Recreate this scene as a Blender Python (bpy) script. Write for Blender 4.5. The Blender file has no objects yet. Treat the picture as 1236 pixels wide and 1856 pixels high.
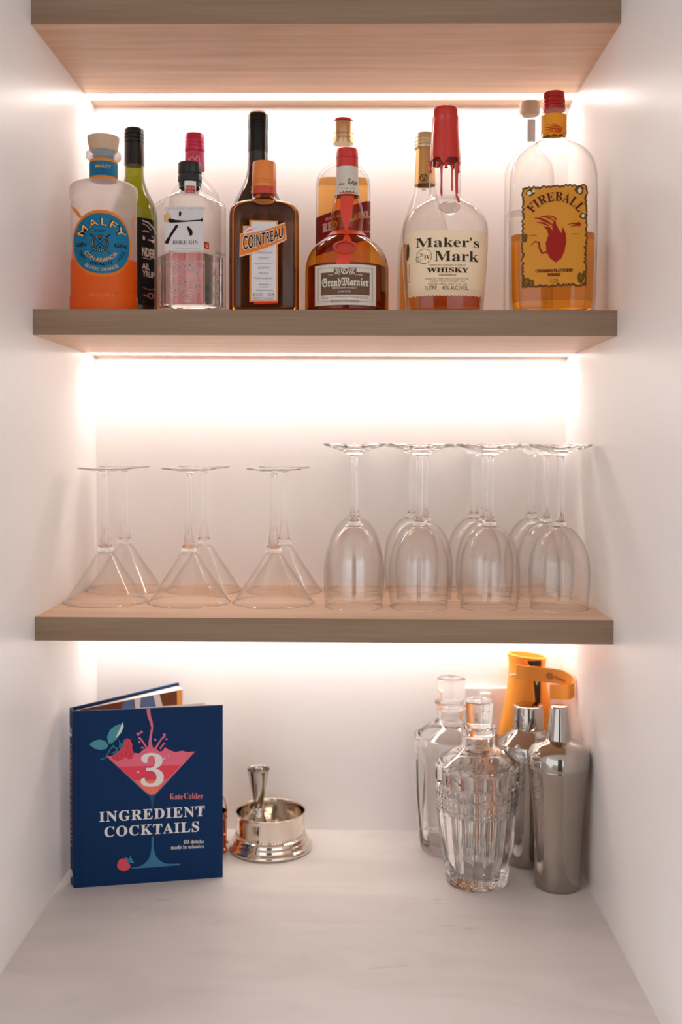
import bpy, math, random
import numpy as np
from mathutils import Matrix, Vector

random.seed(7)
scene = bpy.context.scene
COL = scene.collection
PI = math.pi

# ------------------------------------------------------------------ camera
CAM = (0.0408, -1.544, 0.5817)
YAW, PITCH, ROLL = -0.0145, 0.0334, 0.0038
cd = bpy.data.cameras.new('camera')
cam = bpy.data.objects.new('camera', cd)
COL.objects.link(cam)
_r = Vector((math.cos(YAW), -math.sin(YAW), 0)); _f = Vector((math.sin(YAW), math.cos(YAW), 0)); _z = Vector((0, 0, 1))
_fw = _f * math.cos(PITCH) - _z * math.sin(PITCH)
_up = _f * math.sin(PITCH) + _z * math.cos(PITCH)
_rt = _r * math.cos(ROLL) + _up * math.sin(ROLL)
_uf = -_r * math.sin(ROLL) + _up * math.cos(ROLL)
M = Matrix((_rt, _uf, -_fw)).transposed().to_4x4()
M.translation = CAM
cam.matrix_world = M
cd.sensor_fit = 'VERTICAL'; cd.sensor_height = 36.0
cd.lens = 1868.9 / 1856 * 36.0
cd.shift_x = -0.0004; cd.shift_y = -0.0307
cd.clip_start = 0.02
cd.dof.use_dof = True; cd.dof.focus_distance = 1.30; cd.dof.aperture_fstop = 2.2
scene.camera = cam

# ------------------------------------------------------------------ world, light, exposure
LED_STRENGTH = 24.0
LED_COLOR = (1.0, 0.90, 0.845)
world = bpy.data.worlds.new('world'); scene.world = world
world.use_nodes = True
bg = world.node_tree.nodes['Background']
bg.inputs[0].default_value = (0.97, 0.98, 1.0, 1); bg.inputs[1].default_value = 1.42
scene.view_settings.view_transform = 'Standard'
scene.view_settings.look = 'None'
scene.view_settings.exposure = 0.0
scene.view_settings.gamma = 1.0
scene.view_settings.use_curve_mapping = False
scene.cycles.max_bounces = 18; scene.cycles.transmission_bounces = 18
scene.cycles.diffuse_bounces = 10; scene.cycles.glossy_bounces = 6
scene.cycles.transparent_max_bounces = 48
scene.cycles.sample_clamp_indirect = 10.0
scene.cycles.blur_glossy = 0.6

# ------------------------------------------------------------------ materials
def lin(h):
    h = h.lstrip('#'); out = []
    for i in (0, 2, 4):
        c = int(h[i:i + 2], 16) / 255
        out.append(c / 12.92 if c <= 0.04045 else ((c + 0.055) / 1.055) ** 2.4)
    return tuple(out)
def rgba(c):
    if isinstance(c, str): c = lin(c)
    return (c[0], c[1], c[2], 1.0)
MATS = {}
def new_mat(name):
    m = bpy.data.materials.new(name); m.use_nodes = True
    nt = m.node_tree
    return m, nt, nt.nodes['Principled BSDF'], nt.nodes['Material Output']
def pmat(name, col, rough=0.5, metal=0.0, trans=0.0, ior=1.45, spec=0.5, coat=0.0, bump=0.0, bscale=200, sub=0.0, var=0.0):
    if name in MATS: return MATS[name]
    m, nt, b, o = new_mat(name)
    b.inputs['Base Color'].default_value = rgba(col)
    b.inputs['Roughness'].default_value = rough
    b.inputs['Metallic'].default_value = metal
    b.inputs['Transmission Weight'].default_value = trans
    b.inputs['IOR'].default_value = ior
    b.inputs['Specular IOR Level'].default_value = spec
    b.inputs['Coat Weight'].default_value = coat
    b.inputs['Coat Roughness'].default_value = 0.05
    if sub:
        b.inputs['Subsurface Weight'].default_value = sub
        b.inputs['Subsurface Radius'].default_value = (0.01, 0.005, 0.003)
    if bump or var:
        tc = nt.nodes.new('ShaderNodeTexCoord')
        n = nt.nodes.new('ShaderNodeTexNoise'); n.inputs['Scale'].default_value = bscale; n.inputs['Detail'].default_value = 4
        nt.links.new(tc.outputs['Object'], n.inputs['Vector'])
        if bump:
            bp = nt.nodes.new('ShaderNodeBump'); bp.inputs['Strength'].default_value = bump; bp.inputs['Distance'].default_value = 0.001
            nt.links.new(n.outputs['Fac'], bp.inputs['Height']); nt.links.new(bp.outputs['Normal'], b.inputs['Normal'])
        if var:
            mx = nt.nodes.new('ShaderNodeMix'); mx.data_type = 'RGBA'
            c = rgba(col)
            mx.inputs[6].default_value = tuple(x * (1 - var) for x in c[:3]) + (1,)
            mx.inputs[7].default_value = tuple(min(1, x * (1 + var)) for x in c[:3]) + (1,)
            nt.links.new(n.outputs['Fac'], mx.inputs[0]); nt.links.new(mx.outputs[2], b.inputs['Base Color'])
    MATS[name] = m
    return m
def thin_glass(name, tint=(1, 1, 1), edge=(0.82, 0.80, 0.78), refl=1.0, rough=0.02, milk=0.0, milkcol=(0.9, 0.88, 0.86)):
    """a thin pane of glass: lets light straight through, mirrors by Fresnel, absorbs more where the wall is seen edge on"""
    if name in MATS: return MATS[name]
    m, nt, b, o = new_mat(name); nt.nodes.remove(b)
    lw = nt.nodes.new('ShaderNodeLayerWeight'); lw.inputs['Blend'].default_value = 0.5
    pw = nt.nodes.new('ShaderNodeMath'); pw.operation = 'POWER'; pw.inputs[1].default_value = 2.5; nt.links.new(lw.outputs['Facing'], pw.inputs[0])
    p5 = nt.nodes.new('ShaderNodeMath'); p5.operation = 'POWER'; p5.inputs[1].default_value = 5; nt.links.new(lw.outputs['Facing'], p5.inputs[0])
    mx = nt.nodes.new('ShaderNodeMix'); mx.data_type = 'RGBA'
    mx.inputs[6].default_value = rgba(tint); mx.inputs[7].default_value = rgba(tuple(a * b_ for a, b_ in zip(tint, edge)))
    nt.links.new(pw.outputs[0], mx.inputs[0])
    tr = nt.nodes.new('ShaderNodeBsdfTransparent'); nt.links.new(mx.outputs[2], tr.inputs[0])
    base = tr.outputs[0]
    if milk:
        di = nt.nodes.new('ShaderNodeBsdfDiffuse'); di.inputs[0].default_value = rgba(milkcol)
        tl = nt.nodes.new('ShaderNodeBsdfTranslucent'); tl.inputs[0].default_value = rgba(milkcol)
        ad = nt.nodes.new('ShaderNodeMixShader'); ad.inputs[0].default_value = 0.55
        nt.links.new(di.outputs[0], ad.inputs[1]); nt.links.new(tl.outputs[0], ad.inputs[2])
        m2 = nt.nodes.new('ShaderNodeMixShader'); m2.inputs[0].default_value = milk
        nt.links.new(tr.outputs[0], m2.inputs[1]); nt.links.new(ad.outputs[0], m2.inputs[2]); base = m2.outputs[0]
    gl = nt.nodes.new('ShaderNodeBsdfGlossy'); gl.inputs['Roughness'].default_value = rough
    fr = nt.nodes.new('ShaderNodeMath'); fr.operation = 'MULTIPLY_ADD'; fr.inputs[1].default_value = 0.93; fr.inputs[2].default_value = 0.035 if refl else 0.0; nt.links.new(p5.outputs[0], fr.inputs[0])
    mu = nt.nodes.new('ShaderNodeMath'); mu.operation = 'MULTIPLY'; mu.use_clamp = True; mu.inputs[1].default_value = refl
    nt.links.new(fr.outputs[0], mu.inputs[0])
    ms = nt.nodes.new('ShaderNodeMixShader'); nt.links.new(mu.outputs[0], ms.inputs[0])
    nt.links.new(base, ms.inputs[1]); nt.links.new(gl.outputs[0], ms.inputs[2])
    nt.links.new(ms.outputs[0], o.inputs[0])
    MATS[name] = m
    return m
def liquid_mat(name, col, density=0.0):
    return pmat(name, col, rough=0.0, trans=1.0, ior=1.34)
def ink(h): return pmat('print_' + h.strip('#'), h, rough=0.55, spec=0.25)
def paper(h, tl=0.3):
    name = 'paper_' + h.strip('#')
    if name in MATS: return MATS[name]
    m = pmat(name, h, rough=0.55); nt = m.node_tree
    b = nt.nodes['Principled BSDF']; o = nt.nodes['Material Output']
    tr = nt.nodes.new('ShaderNodeBsdfTranslucent'); tr.inputs[0].default_value = rgba(h)      # paper lets some light through
    mx = nt.nodes.new('ShaderNodeMixShader'); mx.inputs[0].default_value = tl
    nt.links.new(b.outputs[0], mx.inputs[1]); nt.links.new(tr.outputs[0], mx.inputs[2]); nt.links.new(mx.outputs[0], o.inputs[0])
    return m

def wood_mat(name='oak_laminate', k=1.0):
    m, nt, b, o = new_mat(name)
    tc = nt.nodes.new('ShaderNodeTexCoord')
    mp = nt.nodes.new('ShaderNodeMapping'); mp.inputs['Scale'].default_value = (1.3, 26, 26)
    nt.links.new(tc.outputs['Object'], mp.inputs[0])
    n1 = nt.nodes.new('ShaderNodeTexNoise'); n1.inputs['Scale'].default_value = 2.2; n1.inputs['Detail'].default_value = 3
    mp2 = nt.nodes.new('ShaderNodeMapping'); mp2.inputs['Scale'].default_value = (4, 420, 420)
    nt.links.new(tc.outputs['Object'], mp2.inputs[0])
    n2 = nt.nodes.new('ShaderNodeTexNoise'); n2.inputs['Scale'].default_value = 2.5; n2.inputs['Detail'].default_value = 3
    nt.links.new(mp.outputs[0], n1.inputs['Vector']); nt.links.new(mp2.outputs[0], n2.inputs['Vector'])
    ad = nt.nodes.new('ShaderNodeMix'); ad.data_type = 'FLOAT'; ad.inputs[0].default_value = 0.45
    nt.links.new(n1.outputs['Fac'], ad.inputs[2]); nt.links.new(n2.outputs['Fac'], ad.inputs[3])
    cr = nt.nodes.new('ShaderNodeValToRGB')
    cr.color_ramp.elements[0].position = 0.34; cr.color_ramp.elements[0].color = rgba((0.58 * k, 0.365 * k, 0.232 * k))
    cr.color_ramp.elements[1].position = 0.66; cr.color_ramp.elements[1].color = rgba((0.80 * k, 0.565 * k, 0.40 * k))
    nt.links.new(ad.outputs[0], cr.inputs[0]); nt.links.new(cr.outputs[0], b.inputs['Base Color'])
    b.inputs['Roughness'].default_value = 0.45; b.inputs['Specular IOR Level'].default_value = 0.25
    bp = nt.nodes.new('ShaderNodeBump'); bp.inputs['Strength'].default_value = 0.15; bp.inputs['Distance'].default_value = 0.0006
    nt.links.new(n2.outputs['Fac'], bp.inputs['Height']); nt.links.new(bp.outputs[0], b.inputs['Normal'])
    return m
def marble_mat():
    m, nt, b, o = new_mat('marble_worktop')
    tc = nt.nodes.new('ShaderNodeTexCoord')
    mp = nt.nodes.new('ShaderNodeMapping'); mp.inputs['Rotation'].default_value = (0, 0, 0.35); mp.inputs['Scale'].default_value = (1.0, 3.2, 1)
    nt.links.new(tc.outputs['Object'], mp.inputs[0])
    n1 = nt.nodes.new('ShaderNodeTexNoise'); n1.inputs['Scale'].default_value = 4; n1.inputs['Detail'].default_value = 6; n1.inputs['Distortion'].default_value = 0.8
    nt.links.new(mp.outputs[0], n1.inputs['Vector'])
    cr = nt.nodes.new('ShaderNodeValToRGB')
    cr.color_ramp.elements[0].position = 0.36; cr.color_ramp.elements[0].color = rgba((0.655, 0.62, 0.60))
    cr.color_ramp.elements[1].position = 0.56; cr.color_ramp.elements[1].color = rgba((0.72, 0.69, 0.668))
    nt.links.new(n1.outputs['Fac'], cr.inputs[0])
    n2 = nt.nodes.new('ShaderNodeTexNoise'); n2.inputs['Scale'].default_value = 9; n2.inputs['Detail'].default_value = 5; n2.inputs['Distortion'].default_value = 1.5
    nt.links.new(mp.outputs[0], n2.inputs['Vector'])
    c2 = nt.nodes.new('ShaderNodeValToRGB')
    c2.color_ramp.elements[0].position = 0.68; c2.color_ramp.elements[0].color = (1, 1, 1, 1)
    c2.color_ramp.elements[1].position = 0.78; c2.color_ramp.elements[1].color = rgba((0.72, 0.68, 0.64))
    nt.links.new(n2.outputs['Fac'], c2.inputs[0])
    mx = nt.nodes.new('ShaderNodeMix'); mx.data_type = 'RGBA'; mx.blend_type = 'MULTIPLY'; mx.inputs[0].default_value = 1
    nt.links.new(cr.outputs[0], mx.inputs[6]); nt.links.new(c2.outputs[0], mx.inputs[7])
    nt.links.new(mx.outputs[2], b.inputs['Base Color'])
    b.inputs['Roughness'].default_value = 0.38
    return m
WOOD = wood_mat(); EDGE = wood_mat('oak_edge_shaded', 0.42); MARBLE = marble_mat()  # EDGE: same oak for the front edging, darkened to carry the fronts' shade
WALL = pmat('satin_white_panel', (0.87, 0.845, 0.83), rough=0.36, bump=0.03, bscale=60, var=0.015)
WALLB = pmat('white_back_panel', (0.90, 0.87, 0.855), rough=0.5, bump=0.02, bscale=60, var=0.015)
CLEAR = thin_glass('clear_bottle_glass', (0.97, 0.965, 0.955), edge=(0.80, 0.775, 0.75), refl=1.2)
STEMWARE = thin_glass('stemware_glass', (0.995, 0.993, 0.99), edge=(0.80, 0.775, 0.75), refl=2.2)
SOLID = pmat('solid_crystal', (0.985, 0.975, 0.965), rough=0.0, trans=1.0, ior=1.5)
AMBERGLASS = thin_glass('amber_bottle_glass', (0.95, 0.64, 0.20), edge=(0.42, 0.25, 0.12), refl=1.2)
STEEL = pmat('brushed_steel', (0.40, 0.35, 0.305), rough=0.12, metal=1.0, bump=0.03, bscale=90)
STEELP = pmat('polished_steel', (0.48, 0.44, 0.40), rough=0.07, metal=1.0, bump=0.01, bscale=60)
SILVER = pmat('polished_silver', (0.80, 0.72, 0.63), rough=0.06, metal=1.0, bump=0.01, bscale=50)
COPPER = pmat('polished_copper', (0.62, 0.22, 0.10), rough=0.12, metal=1.0, bump=0.02, bscale=80)

# ------------------------------------------------------------------ mesh helpers
def mesh_obj(name, V, F, mat, parent=None, smooth=True, angle=40):
    me = bpy.data.meshes.new(name)
    me.from_pydata([tuple(map(float, v)) for v in V], [], F)
    me.validate(clean_customdata=False)
    if smooth:
        me.shade_smooth(); me.set_sharp_from_angle(angle=math.radians(angle))
    me.materials.append(mat)
    o = bpy.data.objects.new(name, me); COL.objects.link(o)
    if parent is not None: o.parent = parent
    return o
def tag(o, label, cat, group=None):
    o['label'] = label; o['category'] = cat
    if group: o['group'] = group
    return o
def thing(name, label, cat, loc, rot=0, group=None):
    o = bpy.data.objects.new(name, None); COL.objects.link(o)
    o.empty_display_size = 0.02
    o.location = loc; o.rotation_euler = (0, 0, rot)
    return tag(o, label, cat, group)
def struct(o): o['kind'] = 'structure'; return o
def box(x0, x1, y0, y1, z0, z1):
    V = [(x, y, z) for z in (z0, z1) for y in (y0, y1) for x in (x0, x1)]
    F = [(0, 2, 3, 1), (4, 5, 7, 6), (0, 1, 5, 4), (2, 6, 7, 3), (0, 4, 6, 2), (1, 3, 7, 5)]
    return V, F
def join(*parts):
    V, F = [], []
    for v, f in parts:
        n = len(V); V += list(v); F += [tuple(i + n for i in q) for q in f]
    return V, F
def rbox(x0, x1, y0, y1, z0, z1, b):
    """box with chamfered edges"""
    V = []
    for z, ins in ((z0, b), (z0 + b, 0), (z1 - b, 0), (z1, b)):
        xa, xb, ya, yb = x0 + ins, x1 - ins, y0 + ins, y1 - ins
        V += [(xa + b, ya, z), (xb - b, ya, z), (xb, ya + b, z), (xb, yb - b, z), (xb - b, yb, z), (xa + b, yb, z), (xa, yb - b, z), (xa, ya + b, z)]
    F = [tuple(range(7, -1, -1)), tuple(range(24, 32))]
    for k in range(3):
        for i in range(8): F.append((k * 8 + i, k * 8 + (i + 1) % 8, (k + 1) * 8 + (i + 1) % 8, (k + 1) * 8 + i))
    return V, F
def prism_x(poly, x0, x1):
    """poly of (y, z), counter-clockwise seen from +x"""
    n = len(poly)
    V = [(x0, y, z) for y, z in poly] + [(x1, y, z) for y, z in poly]
    F = [tuple(range(n - 1, -1, -1)), tuple(range(n, 2 * n))]
    F += [(i, (i + 1) % n, n + (i + 1) % n, n + i) for i in range(n)]
    return V, F
def dens(P, sub=4):
    """monotone cubic through the rows of P"""
    P = np.array(P, float)
    if sub <= 1 or len(P) < 3: return P
    d = np.diff(P, axis=0); m = np.zeros_like(P)
    m[0] = d[0]; m[-1] = d[-1]
    for i in range(1, len(P) - 1):
        a, b = d[i - 1], d[i]
        with np.errstate(divide='ignore', invalid='ignore'):
            h = 2 * a * b / (a + b)
        m[i] = np.where(a * b > 0, h, 0)
    out = []
    for i in range(len(P) - 1):
        for k in range(sub):
            t = k / sub
            h00 = 2 * t**3 - 3 * t**2 + 1; h10 = t**3 - 2 * t**2 + t; h01 = -2 * t**3 + 3 * t**2; h11 = t**3 - t**2
            out.append(h00 * P[i] + h10 * m[i] + h01 * P[i + 1] + h11 * m[i + 1])
    out.append(P[-1])
    return np.array(out)
def rows(prof, depth=1.0, n=2.0):
    """fill profile rows up to (z, hw, hd, n)"""
    out = []
    for p in prof:
        p = tuple(p)
        if len(p) == 2: p = p + (p[1] * depth, n)
        elif len(p) == 3: p = p + (n,)
        out.append(p)
    return out
def ring(z, hw, hd, n, N, kind):
    pts = []
    for i in range(N):
        a = 2 * PI * i / N
        if kind == 'hex':
            d = ((a + PI / 6) % (PI / 3)) - PI / 6      # angle from nearest 0,60,.. (a corner)
            d = PI / 6 - abs(d)                          # from facet normal
            ap = hw * math.cos(PI / 6)
            rh = min(ap / math.cos(d), hw * 0.975)
            r = hw * (1 - n) + rh * n
            pts.append((r * math.cos(a), r * math.sin(a) * hd / max(hw, 1e-9), z))
        else:
            c, s = math.cos(a), math.sin(a)
            x = math.copysign(abs(c) ** (2 / n), c) * hw; y = math.copysign(abs(s) ** (2 / n), s) * hd
            pts.append((x, y, z))
    return pts
def lathe(P, N=40, kind='se', capb=True, capt=True, flip=False):
    V, F = [], []
    for r in P: V += ring(r[0], r[1], r[2], r[3], N, kind)
    K = len(P)
    for k in range(K - 1):
        for i in range(N):
            j = (i + 1) % N
            F.append((k * N + i, k * N + j, (k + 1) * N + j, (k + 1) * N + i))
    if capb: F.append(tuple(range(N - 1, -1, -1)))
    if capt: F.append(tuple(range((K - 1) * N, K * N)))
    if flip: F = [tuple(reversed(f)) for f in F]
    return V, F
def tube(pts, radii, N=8, caps=True, flat=None):
    """sweep a circle (or an ellipse, flat=(a,b) with b along the binormal) along points"""
    pts = [Vector(p) for p in pts]; K = len(pts)
    if not hasattr(radii, '__len__'): radii = [radii] * K
    V, F = [], []
    up = Vector((0, 0, 1))
    t0 = (pts[1] - pts[0]).normalized()
    if abs(t0.dot(up)) > 0.9: up = Vector((0, 1, 0))
    nrm = (up - t0 * up.dot(t0)).normalized()
    for k in range(K):
        t = (pts[min(k + 1, K - 1)] - pts[max(k - 1, 0)]).normalized()
        nrm = (nrm - t * nrm.dot(t)).normalized(); bn = t.cross(nrm)
        for i in range(N):
            a = 2 * PI * i / N
            fa, fb = (1, 1) if flat is None else flat
            V.append(pts[k] + nrm * math.cos(a) * radii[k] * fa + bn * math.sin(a) * radii[k] * fb)
    for k in range(K - 1):
        for i in range(N):
            j = (i + 1) % N
            F.append((k * N + i, k * N + j, (k + 1) * N + j, (k + 1) * N + i))
    if caps: F += [tuple(range(N - 1, -1, -1)), tuple(range((K - 1) * N, K * N))]
    return V, F

class Surf:
    """front surface of a bottle body in its own coordinates: (x, z) -> point, pushed out by off"""
    def __init__(s, P, kind='se'):
        P = np.array(P); s.z, s.hw, s.hd, s.n = P[:, 0], P[:, 1], P[:, 2], P[:, 3]; s.kind = kind
    def pt(s, x, z, off=0.0, side=-1):
        hw = float(np.interp(z, s.z, s.hw)); hd = float(np.interp(z, s.z, s.hd)); n = float(np.interp(z, s.z, s.n))
        if s.kind == 'hex':
            ap = hd * math.cos(PI / 6); ax = abs(x)
            if ax < hw / 2: return (x, side * (ap + off), z)
            y = ap - (ax - hw / 2) * 1.732
            return (x + math.copysign(off * 0.866, x), side * (y + off * 0.5), z)
        t = min(abs(x) / hw, 0.985); x = math.copysign(t * hw, x)
        y = hd * (1 - t ** n) ** (1 / n)
        gx = t ** (n - 1) / hw; gy = (y / hd) ** (n - 1) / hd; L = math.hypot(gx, gy)
        return (x + math.copysign(gx / L * off, x), side * (y + gy / L * off), z)
class Plane:
    def __init__(s, f): s.f = f
    def pt(s, x, z, off=0.0): return s.f(x, z, off)

def _sty(s, style):
    T = {'serif': (0x1D400, 0x1D41A, 0x1D7CE), 'frak': (0x1D56C, 0x1D586, 0x1D7CE), 'script': (0x1D4D0, 0x1D4EA, 0x1D7CE),
         'sans': (0x1D5D4, 0x1D5EE, 0x1D7EC), 'ital': (0x1D468, 0x1D482, 0x1D7CE)}[style]
    out = ''
    for c in s:
        if 'A' <= c <= 'Z': out += chr(T[0] + ord(c) - 65)
        elif 'a' <= c <= 'z': out += chr(T[1] + ord(c) - 97)
        elif '0' <= c <= '9': out += chr(T[2] + ord(c) - 48)
        else: out += c
    return out
_TC = {}
def text_geo(body, style=None, res=3, offset=0.0, spacing=1.0):
    key = (body, style, res, offset, spacing)
    if key in _TC: return _TC[key]
    cu = bpy.data.curves.new('txt', 'FONT'); cu.body = _sty(body, style) if style else body
    cu.resolution_u = res; cu.offset = offset; cu.space_character = spacing
    ob = bpy.data.objects.new('txt', cu)
    me = ob.to_mesh()
    V = np.array([v.co[:2] for v in me.vertices]); F = [tuple(p.vertices) for p in me.polygons]
    ob.to_mesh_clear(); bpy.data.objects.remove(ob); bpy.data.curves.remove(cu)
    lo, hi = V.min(0), V.max(0)
    V = (V - lo) / (hi - lo)
    _TC[key] = (V, F, float((hi - lo)[0] / (hi - lo)[1]))
    return _TC[key]

class Art:
    """drawing units on a label: X right, Y down; m metres per unit, X0 = bottle axis, Y0 = bottle base"""
    def __init__(s, surf, m, X0, Y0): s.surf, s.m, s.X0, s.Y0 = surf, m, X0, Y0
    def p(s, X, Y, off): return s.surf.pt((X - s.X0) * s.m, (s.Y0 - Y) * s.m, off)
class Ink:
    def __init__(s, art, off=0.0007, sep=False):
        s.sep = sep; s.art, s.off, s.V, s.F, s.T = art, off, [], [], []
    def add(s, pts, faces, sep=False):
        if sep:
            s.T.append(([s.art.p(X, Y, s.off) for X, Y in pts], faces)); return s
        n = len(s.V); s.V += [s.art.p(X, Y, s.off) for X, Y in pts]; s.F += [tuple(i + n for i in f) for f in faces]; return s
    def text(s, body, x0, y0, x1, y1, style=None, res=2, slope=0.0, offset=0.0, spacing=1.0, arch=0.0, shrink=0.0):
        V, F, _ = text_geo(body, style, res, offset, spacing)
        pts = []
        for a, b in V:
            h = (y1 - y0) * (1 - shrink * a)
            Y = y1 - slope * a - b * h - arch * (1 - (2 * a - 1) ** 2)
            pts.append((x0 + a * (x1 - x0), Y))
        return s.add(pts, F, True)
    def arc(s, body, cx, cy, R, a0, a1, h, style=None, res=2, below=False, offset=0.0, spacing=1.0, sx=1.0):
        V, F, _ = text_geo(body, style, res, offset, spacing)
        pts = []
        for a, b in V:
            t = math.radians(a0 + (a1 - a0) * a)
            if below: r = R - b * h; pts.append((cx + r * math.sin(t) * sx, cy + r * math.cos(t)))
            else: r = R + b * h; pts.append((cx + r * math.sin(t) * sx, cy - r * math.cos(t)))
        return s.add(pts, F, True)
    def poly(s, pts): return s.add(pts, [tuple(range(len(pts) - 1, -1, -1))], s.sep)
    def disc(s, cx, cy, rx, ry=None, N=20):
        ry = ry or rx
        return s.poly([(cx + rx * math.cos(2 * PI * i / N), cy + ry * math.sin(2 * PI * i / N)) for i in range(N)])
    def ring(s, cx, cy, r, w, N=28, sx=1.0):
        pts = []
        for i in range(N):
            c, q = math.cos(2 * PI * i / N), math.sin(2 * PI * i / N)
            pts += [(cx + r * c * sx, cy + r * q), (cx + (r - w) * c * sx, cy + (r - w) * q)]
        return s.add(pts, [(2 * i, 2 * i + 1, (2 * i + 3) % (2 * N), (2 * i + 2) % (2 * N)) for i in range(N)])
    def line(s, pts, w):
        """stroke; w a width or a list of widths"""
        K = len(pts)
        if not hasattr(w, '__len__'): w = [w] * K
        out = []
        for k in range(K):
            a, b = pts[max(k - 1, 0)], pts[min(k + 1, K - 1)]
            dx, dy = b[0] - a[0], b[1] - a[1]; L = math.hypot(dx, dy) or 1
            nx, ny = -dy / L * w[k] / 2, dx / L * w[k] / 2
            out += [(pts[k][0] + nx, pts[k][1] + ny), (pts[k][0] - nx, pts[k][1] - ny)]
        return s.add(out, [(2 * k, 2 * k + 2, 2 * k + 3, 2 * k + 1) for k in range(K - 1)], s.sep)
    def scribble(s, x0, x1, y, h, w=3.0):
        """a line of handwriting too small to read"""
        rnd = random.Random(int(x0 * 7 + y * 13)); L = (x1 - x0); n = max(8, int(abs(L) / h * 4)); pts = []
        for i in range(n + 1):
            pts.append((x0 + L * i / n, y + h * .5 * math.sin(i * 1.7) * (0.4 + rnd.random() * .8)))
        return s.line(pts, w)
    def rect(s, x0, y0, x1, y1): return s.grid([y0, y1], lambda Y: x0, lambda Y: x1, max(2, int(abs(x1 - x0) * s.art.m / 0.004)))
    def frame(s, x0, y0, x1, y1, w):
        s.rect(x0, y0, x1, y0 + w); s.rect(x0, y1 - w, x1, y1); s.rect(x0, y0 + w, x0 + w, y1 - w); return s.rect(x1 - w, y0 + w, x1, y1 - w)
    def grid(s, Ys, xl, xr, nx=12, dy=None):
        pts, faces = [], []
        for k, Y in enumerate(Ys):
            a, b = xl(Y), xr(Y)
            for i in range(nx + 1):
                X = a + (b - a) * i / nx
                pts.append((X, Y + (dy(X, k) if dy else 0)))
        W = nx + 1
        for k in range(len(Ys) - 1):
            for i in range(nx):
                faces.append((k * W + i, k * W + W + i, k * W + W + i + 1, k * W + i + 1))
        return s.add(pts, faces)
    def build(s, name, mat, parent):
        o = None
        if s.V: o = mesh_obj('emblem' if (s.T and name == 'lettering') else name, s.V, s.F, mat, parent, smooth=False)
        for V, F in s.T: o = mesh_obj(name, V, F, mat, parent, smooth=False)
        return o

def lerp(a, b, t): return a + (b - a) * t
def face_cam(x, y): return math.atan2(CAM[0] - x, y - CAM[1])
def spaced(a, b, n): return [a + (b - a) * i / n for i in range(n + 1)]
def body_part(name, parent, mat, P, N=48, kind='se', capb=True, capt=False, angle=50):
    V, F = lathe(P, N, kind, capb, capt); return mesh_obj(name, V, F, mat, parent, angle=angle)
def liquid_part(parent, mat, P, fill, t=0.003, N=40, kind='se', zb=0.006):
    P = np.array(P); zs = np.unique(np.concatenate([[zb, zb + 0.002], P[:, 0][(P[:, 0] > zb + 0.002) & (P[:, 0] < fill - 0.001)], [fill]]))
    Q = []
    for i, z in enumerate(zs):
        hw, hd, n = (float(np.interp(z, P[:, 0], P[:, k])) for k in (1, 2, 3))
        e = t + (0.002 if i == 0 else 0)
        Q.append((z, hw - e, hd - e, n))
    V, F = lathe(Q, N, kind, True, True)
    return mesh_obj('liquid', V, F, mat, parent, angle=50)
def screw_cap(parent, mat, z0, z1, r, ridges=2, name='cap', taper=0.97, N=28):
    P = [(z0, r), (z0 + 0.0015, r * 1.02)]
    h = z1 - z0
    P += [(z0 + h * 0.16, r * 1.02), (z0 + h * 0.18, r * 0.93), (z0 + h * 0.22, r * 0.93), (z0 + h * 0.24, r)]
    for k in range(ridges):
        a = z0 + h * (0.34 + 0.24 * k)
        P += [(a, r), (a + h * 0.03, r * 0.95), (a + h * 0.07, r * 0.95), (a + h * 0.10, r)]
    P += [(z1 - h * 0.10, r * taper), (z1 - h * 0.03, r * taper * 0.97), (z1, r * taper * 0.88)]
    V, F = lathe(rows(P), N); return mesh_obj(name, V, F, mat, parent, angle=30)
def band(parent, surf, z0, z1, off, mat, name, N=32):
    """a paper band all the way round"""
    P = []
    for z in spaced(z0, z1, 3):
        P.append((z, float(np.interp(z, surf.z, surf.hw)) + off, float(np.interp(z, surf.z, surf.hd)) + off, float(np.interp(z, surf.z, surf.n))))
    V, F = lathe(P, N, surf.kind, False, False); return mesh_obj(name, V, F, mat, parent)
def boss(surf, cx, cz, rx, rz, th, N=22, jit=0.0, rim=0.75, dish=0.5, seed=1):
    """a pressed seal standing proud of a surface"""
    rnd = random.Random(seed); js = [1 + jit * (rnd.random() - 0.5) * 2 for _ in range(N)]
    js = [(js[i] + js[i - 1] + js[(i + 1) % N]) / 3 for i in range(N)]
    V, F = [], []
    for f, o in ((1.0, 0.0), (0.97, th * 0.8), (0.88, th), (rim, th * 0.95), (rim * 0.93, th * dish), (rim * 0.4, th * dish)):
        for i in range(N):
            a = 2 * PI * i / N; j = js[i] if f > rim else 1
            V.append(surf.pt(cx + rx * f * j * math.cos(a), cz + rz * f * j * math.sin(a), o))
    for k in range(5):
        for i in range(N): j = (i + 1) % N; F.append((k * N + i, k * N + j, k * N + N + j, k * N + N + i))
    F.append(tuple(range(5 * N, 6 * N)))
    return V, F

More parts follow.
